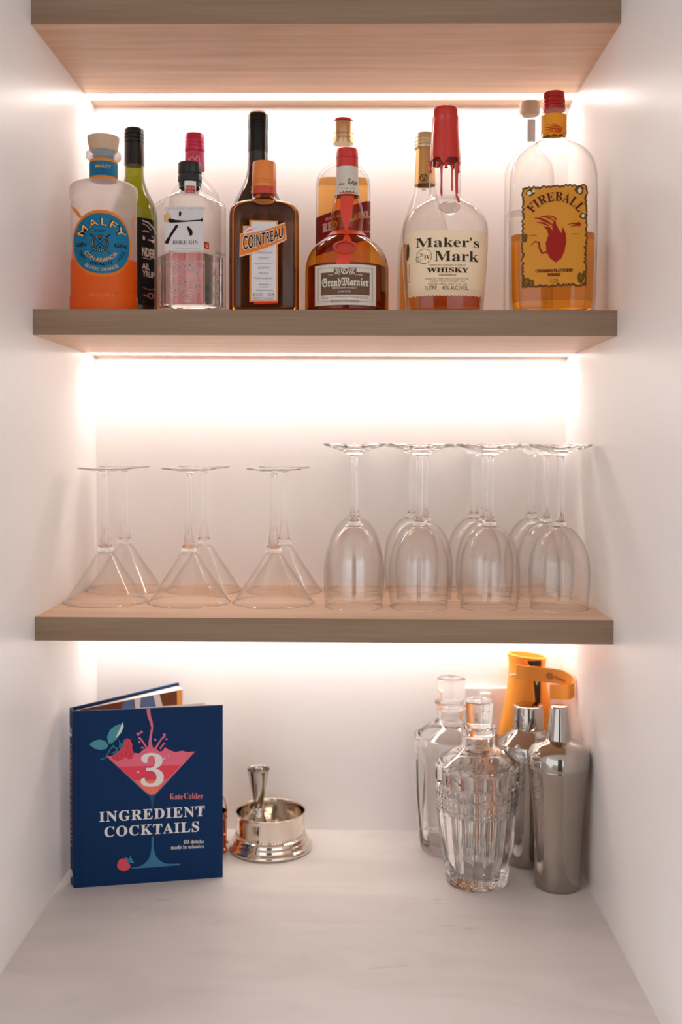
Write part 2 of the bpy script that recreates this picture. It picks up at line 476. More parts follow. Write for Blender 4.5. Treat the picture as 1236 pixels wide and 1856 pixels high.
# ------------------------------------------------------------------ the niche
XL, XR = -0.350, 0.352
YF = -0.62
Z1, Z2T, Z2B, Z3T, Z3B = 1.0841, 0.7454, 0.7144, 0.3724, 0.3435
SD = 0.3009
struct(mesh_obj('wall_back', *box(XL - 0.02, XR + 0.02, 0.0, 0.02, -0.03, 1.52), WALLB, smooth=False))
struct(mesh_obj('wall_left', *box(XL - 0.02, XL, YF, 0.0, -0.03, 1.52), WALL, smooth=False))
struct(mesh_obj('wall_right', *box(XR, XR + 0.02, YF, 0.0, -0.03, 1.52), WALL, smooth=False))
struct(mesh_obj('ceiling', *box(XL - 0.02, XR + 0.02, YF, 0.02, 1.52, 1.54), WALL, smooth=False))
struct(mesh_obj('wall_front_left', *box(-1.9, XL - 0.02, YF, YF + 0.1, -0.9, 1.52), WALL, smooth=False))
struct(mesh_obj('wall_front_right', *box(XR + 0.02, 1.9, YF, YF + 0.1, -0.9, 1.52), WALL, smooth=False))
struct(mesh_obj('wall_front_lower', *box(XL - 0.02, XR + 0.02, YF + 0.02, YF + 0.1, -0.9, -0.03), WALL, smooth=False))
struct(mesh_obj('ceiling_room', *box(-1.9, 1.9, -4.2, YF, 1.52, 1.56), WALL, smooth=False))
struct(mesh_obj('added_dark_pier', *box(-0.45, 0.38, -3.2, -3.05, -0.9, 1.52), pmat('dark_pier', (0.10, 0.115, 0.14), rough=0.6), smooth=False))  # unseen pier, added behind the camera to give the metal a dark reflected stripe
struct(mesh_obj('floor', *box(-1.9, 1.9, -4.2, YF + 0.1, -0.95, -0.9), pmat('oak_floor', (0.36, 0.25, 0.17), rough=0.4, bump=0.05, bscale=20, var=0.15), smooth=False))
c = mesh_obj('countertop', *box(XL, XR, YF - 0.015, 0.0, -0.03, 0.0), MARBLE, smooth=False)
tag(c, 'white marble worktop with faint grey veins at the bottom of the niche', 'worktop')
# thin sealant bead where worktop meets the side panels
BEAD = pmat('sealant', (0.80, 0.76, 0.73), rough=0.4)
for i, (xa, sg) in enumerate(((XL, 1), (XR, -1))):
    V, F = prism_x([(0, 0), (0.0016, 0), (0, 0.0016)], YF, 0.0)
    V = [(xa + sg * y, x, z) for x, y, z in V]
    if sg < 0: F = [tuple(reversed(f)) for f in F]
    struct(mesh_obj('trim_%d' % (i + 1), V, F, BEAD, smooth=False))

LEDM, nt, b_, o_ = new_mat('led_diffuser'); nt.nodes.remove(b_)
em = nt.nodes.new('ShaderNodeEmission'); em.inputs[0].default_value = rgba(LED_COLOR); em.inputs[1].default_value = LED_STRENGTH
nt.links.new(em.outputs[0], o_.inputs[0])
ALU = pmat('aluminium_channel', (0.75, 0.74, 0.72), rough=0.35, metal=1.0)
def shelf(zt, zb, label):
    t = thing('shelf', label, 'shelf', (0, -SD, zb))
    T = zt - zb; a, b = SD - 0.054, SD - 0.030          # LED groove, from front
    g = 0.008; e = 0.0008
    poly = [(e, 0), (a, 0), (a, g), (b, g), (b, 0), (SD, 0), (SD, T), (e, T)]
    V, F = prism_x([(0, e * .5), (e * .5, 0), (e, 0), (e, T), (e * .5, T), (0, T - e * .5)], XL, XR); mesh_obj('edge_band_shaded', V, F, EDGE, t, smooth=False)  # front edging, with the shade of the shelf front put into its colour
    V, F = prism_x(poly, XL, XR); mesh_obj('board', V, F, WOOD, t, smooth=False)
    V, F = prism_x([(a, 0.0003), (a + 0.0012, 0.0003), (a + 0.0012, g - 0.001), (b - 0.0012, g - 0.001), (b - 0.0012, 0.0003), (b, 0.0003), (b, g), (a, g)], XL + 0.0005, XR - 0.0005)
    mesh_obj('led_channel', V, F, ALU, t, smooth=False)
    V, F = box(XL + 0.001, XR - 0.001, a + 0.0014, b - 0.0014, 0.0012, 0.003); mesh_obj('led_strip', V, F, LEDM, t, smooth=False)['label'] = 'glowing warm white LED strip'
shelf(1.1145, Z1, 'top oak shelf above the bottles, its lit underside in view')
shelf(Z2T, Z2B, 'middle oak shelf carrying the row of liquor bottles')
shelf(Z3T, Z3B, 'lowest oak shelf carrying the upturned glasses')
# ------------------------------------------------------------------ bottles on the middle shelf, front row
ZS = Z2T
GRP = 'liquor bottles on the middle shelf'

# ---- frosted bottle with orange liquid
x, y = -0.2773, -0.245
t = thing('gin_bottle', 'frosted bottle of orange gin with round blue label and wooden stopper', 'bottle', (x, y, ZS), face_cam(x, y), GRP)
P = dens(rows([(0, .0385), (.002, .0415), (.020, .0418), (.0215, .0418), (.0235, .0408), (.040, .0408), (.142, .0408), (.1445, .0418), (.1479, .0420), (.1562, .0418), (.1612, .0372), (.1640, .024), (.1655, .0168), (.176, .0166), (.192, .0166), (.1938, .0205), (.196, .0215), (.2010, .0215), (.2028, .0185)]), 3)
FROST = thin_glass('frosted_glass', (0.92, 0.90, 0.89), edge=(0.85, 0.8, 0.78), refl=0.8, rough=0.35, milk=0.42, milkcol=(0.94, 0.88, 0.85))
body_part('glass_body', t, FROST, P)
ORGIN, nt, b_, o_ = new_mat('orange_gin')                      # cloudy: scatters light through and back
b_.inputs['Base Color'].default_value = (1.0, 0.20, 0.012, 1); b_.inputs['Roughness'].default_value = 0.4
tr_ = nt.nodes.new('ShaderNodeBsdfTranslucent'); tr_.inputs[0].default_value = (1.0, 0.22, 0.015, 1)
mx_ = nt.nodes.new('ShaderNodeMixShader'); mx_.inputs[0].default_value = 0.5
nt.links.new(b_.outputs[0], mx_.inputs[1]); nt.links.new(tr_.outputs[0], mx_.inputs[2]); nt.links.new(mx_.outputs[0], o_.inputs[0])
liquid_part(t, ORGIN, P, .0660, t=-.00015, zb=.0003)
V, F = lathe(dens(rows([(.2030, .0168), (.2035, .0172), (.2195, .0197), (.2210, .0192), (.2213, .0175)]), 3), 32)
mesh_obj('stopper', V, F, pmat('pale_beech', (0.62, 0.44, 0.30), rough=0.6, bump=0.1, bscale=300, var=0.12), t)['label'] = 'pale wooden stopper'
V, F = lathe(rows([(.1935, .0125), (.2030, .0135)]), 24); mesh_obj('cork', V, F, ink('#1b7f96'), t)
S = Surf(P); A = Art(S, .0001285, 457, 1774)
CX, CY = 437, 1137
def sq(rx, ry, n=2.3, K=28, cx=CX, cy=CY):
    Ys = [cy - ry * math.cos(PI * k / K) for k in range(K + 1)]
    def hw(Y): return rx * max(1e-6, (1 - min(1, abs((Y - cy) / ry)) ** n)) ** (1 / n)
    return Ys, (lambda Y: cx - hw(Y)), (lambda Y: cx + hw(Y))
lab = Ink(A, .0004).grid(*sq(272, 313), nx=20).build('label', paper('#f08a1d'), t)
Ink(A, .0007).grid(*sq(256, 284), nx=20).build('label_field', paper('#0d84b4'), lab)
dk = Ink(A, .0010); og = Ink(A, .0013); tl = Ink(A, .0010)
dk.arc('MALFY', CX, CY + 8, 172, -67, 67, 78, res=2, offset=.035, spacing=1.25)
og.arc('MALFY', CX, CY + 8, 177, -66, 66, 68, res=2, offset=.0, spacing=1.25)
dk.text('GQDI', 368, 1008, 472, 1035, spacing=1.2); dk.text('GIN', 205, 1128, 297, 1165, offset=.02); dk.text('GIN', 550, 1132, 660, 1170, offset=.02)
dk.ring(421, 1140, 80, 24, sx=1.0)
dk.line([(332, 1048), (365, 1082)], 12); dk.line([(512, 1050), (480, 1084)], 12); dk.line([(330, 1232), (362, 1200)], 6); dk.line([(512, 1235), (482, 1202)], 6)
dk.line([(385, 1105), (457, 1175)], 6); dk.line([(457, 1105), (385, 1175)], 6); dk.disc(421, 1103, 9); dk.disc(421, 1176, 9)
tl.text('G', 378, 1125, 400, 1160); tl.text('U', 440, 1125, 464, 1160)
og.arc('CON ARANCIA', CX - 8, CY, 176, -60, 60, 36, below=True)
dk.arc('(ITALY)', CX - 8, CY, 218, -28, 30, 32, below=True, offset=.03)
dk.arc('700ML', CX, CY, 225, -72, -44, 30, below=True); dk.arc('41%VOL', CX, CY, 225, 44, 74, 30, below=True)
og.arc('BLOOD ORANGE', CX, CY, 262, -36, 36, 30, below=True)
lt = Ink(A, .0012)
for q in range(24): a_ = q * PI / 12; lt.line([(421 + 63 * math.cos(a_), 1140 + 63 * math.sin(a_)), (421 + 73 * math.cos(a_ + .06), 1140 + 73 * math.sin(a_ + .06))], 6)
dk.build('lettering', ink('#08151c'), lab); og.build('lettering', ink('#f5b868'), lab); tl.build('lettering', ink('#0b5d80'), lab); lt.build('emblem_ring', ink('#c9b79a'), lab)
st = Ink(A, .0005, True)
st.line([(160, 770), (190, 805), (220, 850), (245, 890)], [14, 26, 30, 24]); st.line([(745, 830), (722, 880), (714, 940), (722, 1000)], [8, 12, 12, 6])
st.line([(165, 1190), (160, 1230), (170, 1260)], [6, 12, 6])
st.build('printed_peel', ink('#ee8a35'), t)
nb = band(t, S, .1668, .1912, .0004, ink('#e98a1f'), 'neck_label')
band(nb, S, .1700, .1880, .0007, paper('#0d84b4'), 'label_field')
k = Ink(A, .0010); k.text('MALFY', 385, 348, 525, 378, offset=.01); k.build('lettering', ink('#d69a4a'), nb)
k = Ink(A, .0010); k.text('GIN', 428, 392, 483, 410); k.line([(393, 401), (421, 401)], 4); k.line([(491, 401), (523, 401)], 4); k.text('CON ARANCIA', 387, 420, 521, 434, res=1); k.build('lettering', ink('#123644'), nb)
k = Ink(A, .0004); k.text('ITALY', 305, 722, 605, 778, spacing=1.3); k.text('GQDI', 320, 1600, 545, 1645, spacing=1.3)
k.build('embossed_lettering', FROST, t)

# ---- hexagonal clear gin bottle
x, y = -0.1697, -0.24
t = thing('gin_bottle', 'clear hexagonal gin bottle with black brush character and black cap', 'bottle', (x, y, ZS), 0, GRP)
R = .0464
P = dens([(0, .043, .043, 1), (.0015, R, R, 1), (.06, R, R, 1), (.1335, R, R, 1), (.139, .0445, .0445, 1), (.1440, .0370, .0370, .9), (.149, .0270, .0270, .5), (.1530, .0190, .0190, .1), (.157, .0152, .0152, 0), (.163, .0135, .0135, 0), (.1765, .0132, .0132, 0)], 3)
body_part('glass_body', t, CLEAR, P, N=72, kind='hex', angle=24)
liquid_part(t, pmat('clear_gin', (0.985, 0.975, 0.97), rough=0, trans=1.0, ior=1.34), P, .072, t=.004, N=72, kind='hex', zb=.009)
BLACKP = pmat('black_plastic', (0.012, 0.013, 0.014), rough=0.3)
V, F = lathe(dens(rows([(.1765, .0143), (.1772, .0146), (.1890, .0146), (.1900, .0140), (.1902, .012)]), 2), 32); mesh_obj('cap', V, F, BLACKP, t)
V, F = lathe(rows([(.1585, .0139), (.1665, .0139), (.1670, .0150), (.1735, .0150), (.1750, .0142), (.1763, .0138)]), 32, capb=False, capt=False); mesh_obj('neck_ring', V, F, pmat('black_seal', (0.02, 0.021, 0.02), rough=0.35), t)
S = Surf(P, 'hex'); A = Art(S, .0001292, 386, 1781)
SN = Surf([(.15, .0152, .0152, 2), (.18, .0152, .0152, 2)]); AN = Art(SN, .0001292, 432, 1781)
sl = Ink(AN, .0003); sl.rect(398, 505, 505, 632); sl = sl.build('seal_label', ink('#e8e6e2'), t)
k = Ink(AN, .0006); k.rect(408, 552, 492, 620); k.build('seal_field', ink('#c22a22'), sl)
k = Ink(AN, .0009); k.text('ROKU', 414, 560, 486, 584); k.text('GIN', 424, 592, 476, 614); k.build('lettering', ink('#f0c9bb'), sl)
lab = Ink(A, .0004); lab.rect(204, 798, 563, 1208); lab = lab.build('label', paper('#e3e3e6'), t)
k = Ink(A, .0008)
k.poly([(330, 868), (336, 842), (348, 840), (356, 858), (350, 884), (336, 892)])
k.poly([(230, 920), (242, 908), (264, 910), (300, 922), (400, 928), (540, 918), (540, 905), (556, 908), (560, 936), (545, 938), (535, 930), (400, 940), (330, 946), (262, 950), (236, 944)])
k.poly([(298, 972), (326, 964), (320, 990), (288, 1036), (258, 1078), (244, 1112), (230, 1146), (204, 1142), (200, 1120), (230, 1082), (268, 1022)])
k.poly([(405, 985), (420, 980), (440, 1000), (458, 1018), (462, 1045), (456, 1066), (436, 1072), (424, 1040)])
k.build('brush_character', ink('#0d0d10'), lab)
k = Ink(A, .0008); k.text('ROKU GIN', 272, 1114, 512, 1150, style='serif', offset=-.012); k.build('lettering', ink('#3c3a3c'), lab)
k = Ink(A, .0008); k.text('JAPANESE CRAFT GIN', 225, 808, 570, 830, spacing=1.2); k.line([(290, 1192), (520, 1192)], 4); k.build('lettering', ink('#bdb9b8'), lab)
k = Ink(A, .0005); k.poly([(566, 1120), (603, 1122), (603, 1184), (566, 1186)]); r6 = k.build('red_stamp', ink('#b62a1e'), t)
k = Ink(A, .0008); k.text('6', 575, 1132, 594, 1174); k.build('lettering', ink('#f4ddd0'), r6)
k = Ink(A, .0005, True); k.poly([(186, 880), (196, 860), (202, 856), (202, 944), (192, 940)]); k.poly([(206, 862), (226, 852), (258, 880), (256, 930), (228, 944), (206, 944)]); k.build('gold_emblem', ink('#d8b574'), t)
k = Ink(A, .0004); k.text('700ml', 655, 1185, 722, 1215); k.build('lettering', ink('#a9a19c'), t)
EMB = pmat('embossed_glass', (0.95, 0.88, 0.86), rough=0.05, trans=0.8, ior=1.45)
fl = []
rnd = random.Random(4)
for cx_, cz_, r_, side in [(-.009, .050, .0085, 0), (.006, .056, .0075, 0), (.015, .048, .007, 0), (.0, .036, .009, 0), (.014, .030, .008, 0), (-.012, .026, .0075, 0), (.003, .018, .007, 0), (.034, .050, .0065, 1), (.036, .037, .007, 1), (.035, .022, .0065, 1), (-.034, .046, .006, 1), (-.035, .03, .006, 1)]:
    sxx = 1 if not side else 0.5
    for q in range(5):
        a0 = 2 * PI * q / 5 + rnd.random()
        px, pz = cx_ + r_ * .5 * math.cos(a0) * sxx, cz_ + r_ * .5 * math.sin(a0)
        pts = [S.pt(px + r_ * .52 * math.cos(a) * sxx, pz + r_ * .52 * math.sin(a), .0003) for a in [2 * PI * i / 12 for i in range(13)]]
        fl.append(tube(pts, .00035, 5, caps=False))
V, F = join(*fl); mesh_obj('embossed_flowers', V, F, EMB, t)

# ---- square amber liqueur bottle
x, y = -0.0763, -0.24
t = thing('liqueur_bottle', 'square amber liqueur bottle with orange cap and slanted orange banner label', 'bottle', (x, y, ZS), face_cam(x, y), GRP)
P = dens([(0, .040, .040, 6), (.002, .0430, .0430, 7), (.06, .0431, .0431, 7), (.117, .0430, .0430, 7), (.1265, .0418, .0418, 6.5), (.1335, .0370, .0370, 5.2), (.1380, .0300, .0300, 3.6), (.1412, .0215, .0215, 2.4), (.1450, .0160, .0160, 2), (.150, .0150, .0150, 2), (.1605, .0148, .0148, 2)], 3)
body_part('glass_body', t, AMBERGLASS, P, N=64)
liquid_part(t, liquid_mat('amber_liqueur', (0.86, 0.50, 0.19)), P, .1500, t=.0032, N=56)
ORC = pmat('orange_cap', (0.80, 0.235, 0.045), rough=0.35)
V, F = lathe(rows([(.1590, .0150), (.1598, .0153), (.1630, .0153), (.1634, .0147), (.1644, .0147), (.1648, .0151), (.1662, .0151), (.1666, .0146), (.1674, .0146), (.1678, .0151), (.1895, .0147), (.1908, .0141), (.1912, .0125)]), 36); mesh_obj('cap', V, F, ORC, t, angle=30)
S = Surf(P); A = Art(S, .0001432, 371, 1786)
band(t, S, .1500, .1588, .0004, pmat('red_foil_band', (0.62, 0.06, 0.03), rough=0.3), 'neck_band')
V, F = boss(S, .000, .1345, .0125, .0052, .0022, rim=.8); mesh_obj('pressed_seal', V, F, pmat('amber_seal', (0.75, 0.36, 0.10), rough=0.05, trans=0.6), t)
o1 = Ink(A, .0004); o1.rect(246, 1018, 488, 1708); o1.rect(190, 1066, 300, 1140); lab = o1.build('label', ink('#e2913c'), t)
k = Ink(A, .0006); k.rect(262, 1030, 474, 1694); k.rect(196, 1074, 300, 1140); k.build('label_field', ink('#dcd6da'), lab)
k = Ink(A, .0008, True); k.poly([(285, 1708), (486, 1700), (486, 1716), (285, 1728)]); k.poly([(196, 1094), (262, 1060), (196, 1106)]); k.poly([(210, 1112), (320, 1078), (228, 1116)]); k.build('red_tab', ink('#d5301c'), lab)
def quad(ink_, tl_, tr_, br_, bl_, nx=10, ny=4):
    pts = [(lerp(lerp(tl_[0], tr_[0], i / nx), lerp(bl_[0], br_[0], i / nx), j / ny), lerp(lerp(tl_[1], tr_[1], i / nx), lerp(bl_[1], br_[1], i / nx), j / ny) + 14 * math.sin(PI * i / nx) * (1 - 2 * 0)) for j in range(ny + 1) for i in range(nx + 1)]
    W = nx + 1
    return ink_.add(pts, [(j * W + i, j * W + W + i, j * W + W + i + 1, j * W + i + 1) for j in range(ny) for i in range(nx)])
k = Ink(A, .0010); quad(k, (168, 1134), (550, 1030), (560, 1180), (163, 1330)); bn = k.build('banner', ink('#efc9b9'), t)
k = Ink(A, .0012); quad(k, (173, 1142), (547, 1040), (554, 1172), (169, 1318)); k.build('banner_field', ink('#e07d2c'), bn)
def banner_text(k, off, pad):
    V, F, _ = text_geo('COINTREAU', None, 3, off, 1.05)
    pts = []
    for a, b in V:
        X = 192 - pad + a * (340 + 2 * pad)
        yb = lerp(1274, 1158, a) + 10 * math.sin(PI * a) + pad; yt = lerp(1152, 1072, a) + 10 * math.sin(PI * a) - pad
        pts.append((X, yb + (yt - yb) * b))
    return k.add(pts, F)
banner_text(Ink(A, .0014), .05, 6).build('lettering', ink('#f1e3da'), bn)
banner_text(Ink(A, .0017), .012, 0).build('lettering', ink('#141722'), bn)
k = Ink(A, .0009)
for xa, xb, ya in ((288, 436, 1290), (318, 412, 1336), (316, 412, 1420), (322, 408, 1464), (284, 442, 1506)): k.scribble(xa, xb, ya, 20, 3.5)
k.line([(288, 1382), (444, 1378)], 3); k.scribble(326, 412, 1558, 9, 2.5); k.scribble(330, 408, 1581, 9, 2.5); k.scribble(300, 452, 1610, 13, 3)
k.text('40% ALC/VOL', 272, 1630, 362, 1662); k.text('700 ML', 402, 1630, 462, 1662); k.text('PRODUIT DE FRANCE', 278, 1668, 455, 1688)
k.build('lettering', ink('#8d8a92'), lab)

# ---- round amber liqueur bottle with red ribbon
x, y = 0.0277, -0.235
t = thing('liqueur_bottle', 'squat round amber liqueur bottle with red ribbon and wax seal', 'bottle', (x, y, ZS), face_cam(x, y), GRP)
P = dens(rows([(0, .0495), (.003, .0522), (.010, .0526), (.056, .0525), (.068, .0508), (.078, .0470), (.0865, .0410), (.0940, .0325), (.1000, .0238), (.1040, .0200), (.1090, .0188), (.1200, .0202), (.1330, .0195), (.1460, .0167), (.1570, .0141), (.17, .0135), (.1890, .0132), (.1960, .0130)]), 3)
body_part('glass_body', t, AMBERGLASS, P, N=56)
liquid_part(t, liquid_mat('dark_liqueur', (0.21, 0.065, 0.014)), P, .0600, t=.003)
RED = pmat('red_cap', (0.62, 0.035, 0.03), rough=0.35)
V, F = lathe(rows([(.1860, .0138), (.1958, .0138), (.1962, .0132), (.1968, .0132), (.1972, .0139), (.2060, .0136), (.2085, .0128), (.2095, .0105)]), 32); mesh_obj('cap', V, F, RED, t, angle=30)
S = Surf(P); A = Art(S, .0001356, 434, 1778)
CRE = ink('#d9d0c3')
nb = band(t, S, .1500, .1855, .0005, CRE, 'neck_label')
k = Ink(A, .0009); k.text('der-', 362, 562, 420, 590, style='serif'); k.text('Cape', 438, 530, 524, 596, style='frak'); k.text('Liqueur', 388, 612, 508, 632, res=1); k.build('lettering', ink('#5b4b42'), nb)
k = Ink(A, .0009); k.rect(368, 640, 522, 662); k.build('red_stripe', ink('#c2554a'), nb)
lab = Ink(A, .0005); lab.grid(spaced(1360, 1722, 6), lambda Y: 148, lambda Y: 695, nx=20); lab = lab.build('label', CRE, t)
k = Ink(A, .0008); k.frame(178, 1388, 664, 1690, 4); k.build('label_border', ink('#9a8f82'), lab)
k = Ink(A, .0009); k.grid([1430, 1530, 1632], lambda Y: 205, lambda Y: 635, nx=18); k.rect(318, 1398, 518, 1440); k.build('label_field', ink('#6b4f3a'), lab)
k = Ink(A, .0012)
k.text('Grand', 216, 1478, 384, 1562, style='frak', res=2, offset=.015); k.text('Marnier', 384, 1478, 626, 1556, style='frak', res=2, offset=.015)
k.text('Maison fondée en 1827', 302, 1562, 522, 1582, style='ital', res=1); k.text('LIQUEUR', 358, 1596, 468, 1614, style='serif', res=1)
k.text('Triple', 270, 1444, 316, 1462, style='ital', res=1); k.text('Orange', 510, 1444, 574, 1462, style='ital', res=1)
k.ring(416, 1416, 34, 9); k.line([(398, 1436), (416, 1400), (436, 1396)], 7); k.line([(400, 1404), (436, 1432)], 6)
for sg in (-1, 1):
    for (dx, dy, r_) in ((58, 0, 15), (50, 24, 13), (76, 22, 12), (76, -8, 9)): k.ring(416 + sg * dx, 1418 + dy, r_, 6, N=12)
k.build('lettering', ink('#ded6cb'), lab)
k = Ink(A, .0009); k.text('750 mL', 215, 1644, 268, 1666, res=1); k.text('40% ALC./VOL.', 518, 1644, 625, 1666, res=1); k.text('C. E. A. MARNIER-LAPOSTOLLE', 285, 1644, 512, 1656, res=1); k.text('PRODUCE OF FRANCE', 290, 1678, 542, 1702); k.build('lettering', ink('#7d7266'), lab)
RIB = pmat('red_ribbon', (0.72, 0.055, 0.025), rough=0.45, bump=0.1, bscale=900)
rb = Ink(A, .0012)
yy = spaced(694, 1044, 8); wl = [382, 376, 374, 376, 382, 392, 404, 414, 424]; wr = [492, 490, 484, 480, 474, 464, 452, 444, 440]
rb.grid(yy, lambda Y: float(np.interp(Y, yy, wl)), lambda Y: float(np.interp(Y, yy, wr)), nx=4)
y2 = spaced(1040, 1150, 4)
rb.grid(y2, lambda Y: float(np.interp(Y, [1040, 1150], [424, 392])), lambda Y: float(np.interp(Y, [1040, 1100, 1150], [440, 462, 478])), nx=4)
y3 = spaced(1150, 1358, 6)
rb.grid(y3, lambda Y: float(np.interp(Y, [1150, 1358], [390, 338])), lambda Y: float(np.interp(Y, [1150, 1250, 1358], [478, 470, 460])), nx=4)
rb = rb.build('ribbon', RIB, t)
kn = band(rb, S, .0985, .1045, .0016, RIB, 'ribbon_loop')
V, F = boss(S, -.0006, .1005, .0035, .0042, .0035, rim=.7, dish=.95); mesh_obj('ribbon_knot', V, F, RIB, rb)
V, F = boss(S, -.0022, .0782, .0142, .0090, .0042, jit=.10, rim=.72, dish=.45, seed=3); ws = mesh_obj('wax_seal', V, F, pmat('red_wax', (0.56, 0.05, 0.03), rough=0.28, bump=0.2, bscale=400), t)

# ---- clear bourbon bottle dipped in red wax
x, y = 0.1506, -0.235
t = thing('bourbon_bottle', 'clear bourbon bottle with dripping red wax neck and cream paper label', 'bottle', (x, y, ZS), 0, GRP)
P = dens([(0, .0455, .041, 2.6), (.003, .0478, .043, 2.7), (.009, .0482, .0435, 2.8), (.027, .0496, .0445, 2.8), (.065, .0524, .047, 2.8), (.1000, .0537, .048, 2.7), (.112, .0528, .047, 2.6), (.1225, .0492, .0445, 2.4), (.1315, .0432, .040, 2.2), (.1392, .0340, .0325, 2.05), (.1450, .0240, .0238, 2), (.1500, .0200, .0200, 2), (.165, .0197, .0197, 2), (.1924, .0190, .0190, 2), (.2266, .0166, .0166, 2), (.25, .0155, .0155, 2)], 3)
body_part('glass_body', t, CLEAR, P, N=56)
liquid_part(t, liquid_mat('bourbon', (0.66, 0.22, 0.045)), P, .0330, t=.0035)
WAX = pmat('glossy_red_wax', (0.60, 0.022, 0.014), rough=0.22, bump=0.12, bscale=120, coat=0.4)
S = Surf(P); A = Art(S, .0001433, 473, 1787)
Pw = dens(rows([(.2600, .0125), (.2592, .0142), (.2560, .0156), (.2500, .0162), (.2470, .0168), (.2455, .0164), (.2300, .0170), (.2270, .0172), (.2240, .0176), (.2100, .0186), (.1960, .0194), (.1935, .0194)]), 2)
V, F = lathe(Pw, 48, capb=False, capt=False, flip=True)
V = [list(v) for v in V]
N_ = 48
for i in range(N_):                                   # ragged hem
    a = 2 * PI * i / N_
    dz = .0045 * math.sin(a * 5 + 0.6) + .0025 * math.sin(a * 9 + 2)
    V[-N_ + i][2] += dz
V.append((0, 0, .2602)); F += [(i, (i + 1) % N_, len(V) - 1) for i in range(N_)]
wx = mesh_obj('wax_dip', V, F, WAX, t, angle=60)
for X, Ya, Yb, r_ in ((345, 460, 545, .0016), (432, 500, 770, .0013), (521, 500, 722, .0011), (560, 480, 838, .0021), (572, 470, 560, .0024), (330, 440, 478, .0018), (470, 480, 530, .0020), (400, 470, 520, .0018)):
    pts = [A.p(X + (10 * ((Y_ - Ya) / (Yb - Ya)) ** 3 if X == 560 else 0), Y_, .0006) for Y_ in spaced(Ya, Yb, 8)]
    V, F = tube(pts, [r_ * q for q in (1.5, 1.25, 1.05, .95, .9, .9, 1.0, 1.25, .7)], 8); mesh_obj('wax_drip', V, F, WAX, wx)
V, F = boss(S, .0010, .1265, .0142, .0088, .0024, jit=.08, rim=.8, dish=.6); mesh_obj('pressed_seal', V, F, EMB, t)
def torn(X, k): return 5 * math.sin(X * .42) + 3 * math.sin(X * .9) if k in (0, 8) else 0
lab = Ink(A, .0005); lab.grid(spaced(1100, 1648, 8), lambda Y: lerp(128, 150, (Y - 1100) / 548), lambda Y: lerp(832, 800, (Y - 1100) / 548), nx=64, dy=torn); lab = lab.build('label', paper('#fdebcb'), t)
k = Ink(A, .0009)
k.text("Maker's", 205, 1158, 742, 1242, style='serif', res=3); k.text('Mark', 362, 1274, 736, 1362, style='serif', res=3)
k.ring(276, 1316, 63, 4, N=36); k.text('S', 244, 1286, 268, 1318, style='serif'); k.text('IV', 276, 1308, 324, 1342, style='serif')
k.line([(228, 1316), (236, 1336), (256, 1338), (241, 1350), (248, 1370), (229, 1358), (212, 1368), (218, 1348), (203, 1334), (222, 1334), (228, 1316)], 4)
k.text('WHISKY', 298, 1412, 652, 1454, style='serif', res=3, offset=.02)
k.text('1LITRE', 288, 1564, 384, 1596); k.text('40% ALC./VOL.', 428, 1564, 654, 1598)
k.build('lettering', ink('#37301f'), lab)
k = Ink(A, .0009); k.text('KENTUCKY STRAIGHT BOURBON', 322, 1386, 626, 1400, res=1); k.text('Handmade', 398, 1462, 548, 1482, style='ital', res=1)
k.text('DISTILLED, AGED AND BOTTLED BY THE', 290, 1498, 652, 1514, res=1); k.text("MAKER'S MARK DISTILLERY, INC.", 318, 1520, 626, 1536, res=1); k.text('STAR HILL FARM, LORETTO, KY. USA', 308, 1542, 640, 1558, res=1)
k.text('®', 730, 1325, 745, 1340, res=1); k.build('lettering', ink('#6d6049'), lab)
k = Ink(A, .0009); k.poly([(136, 1200), (150, 1190), (158, 1230), (156, 1300), (146, 1340), (136, 1320)]); k.build('side_emblem', ink('#4a4436'), lab)
k = Ink(A, .0009)
for q in range(9): k.line([(152, 1370 + q * 18), (164, 1371 + q * 18)], 5)
k.build('lettering', ink('#6d6049'), lab)

# ---- big clear flask of cinnamon whisky
x, y = 0.2852, -0.24
t = thing('whisky_bottle', 'large clear flask of amber whisky with red cap and burnt-edged orange label', 'bottle', (x, y, ZS), face_cam(x, y), GRP)
P = dens([(0, .0485, .033, 3.2), (.003, .0510, .035, 3.3), (.010, .0518, .0355, 3.4), (.0231, .0531, .0362, 3.4), (.1055, .0544, .0365, 3.4), (.168, .0536, .036, 3.3), (.1840, .0515, .035, 3), (.1960, .0465, .0325, 2.7), (.2060, .0380, .0285, 2.4), (.2130, .0270, .0225, 2.1), (.2170, .0190, .0180, 2), (.2215, .0160, .0160, 2), (.2285, .0152, .0152, 2), (.2480, .0153, .0153, 2), (.2492, .0166, .0166, 2), (.2525, .0166, .0166, 2), (.2535, .0140, .0140, 2), (.262, .0128, .0128, 2)], 3)
body_part('glass_body', t, CLEAR, P, N=64)
liquid_part(t, liquid_mat('cinnamon_whisky', (1.0, 0.41, 0.025)), P, .0985, t=.003, N=56)
screw_cap(t, pmat('red_metal_cap', (0.42, 0.018, 0.012), rough=0.3, metal=0.4), .2550, .2768, .0137, 2)
S = Surf(P); A = Art(S, .0001548, 445, 1797)
rnd = random.Random(11)
jag = [rnd.uniform(-1, 1) for _ in range(400)]
def J(q): q = q / 9.0; i = int(math.floor(q)) % 399; return lerp(jag[i], jag[i + 1], q - math.floor(q))
def burnt(ink_, x0, x1, y0, y1, amp, nx=56, ny=64):
    Ys = spaced(y0, y1, ny)
    return ink_.grid(Ys, lambda Y: x0 + amp * J(Y), lambda Y: x1 + amp * J(Y + 1500), nx, lambda X, k_: amp * J(X + 700) if k_ == 0 else (amp * J(X + 2300) if k_ == ny else 0))
lab = burnt(Ink(A, .0005), 206, 706, 803, 1592, 9).build('label', paper('#6a4a1c'), t)
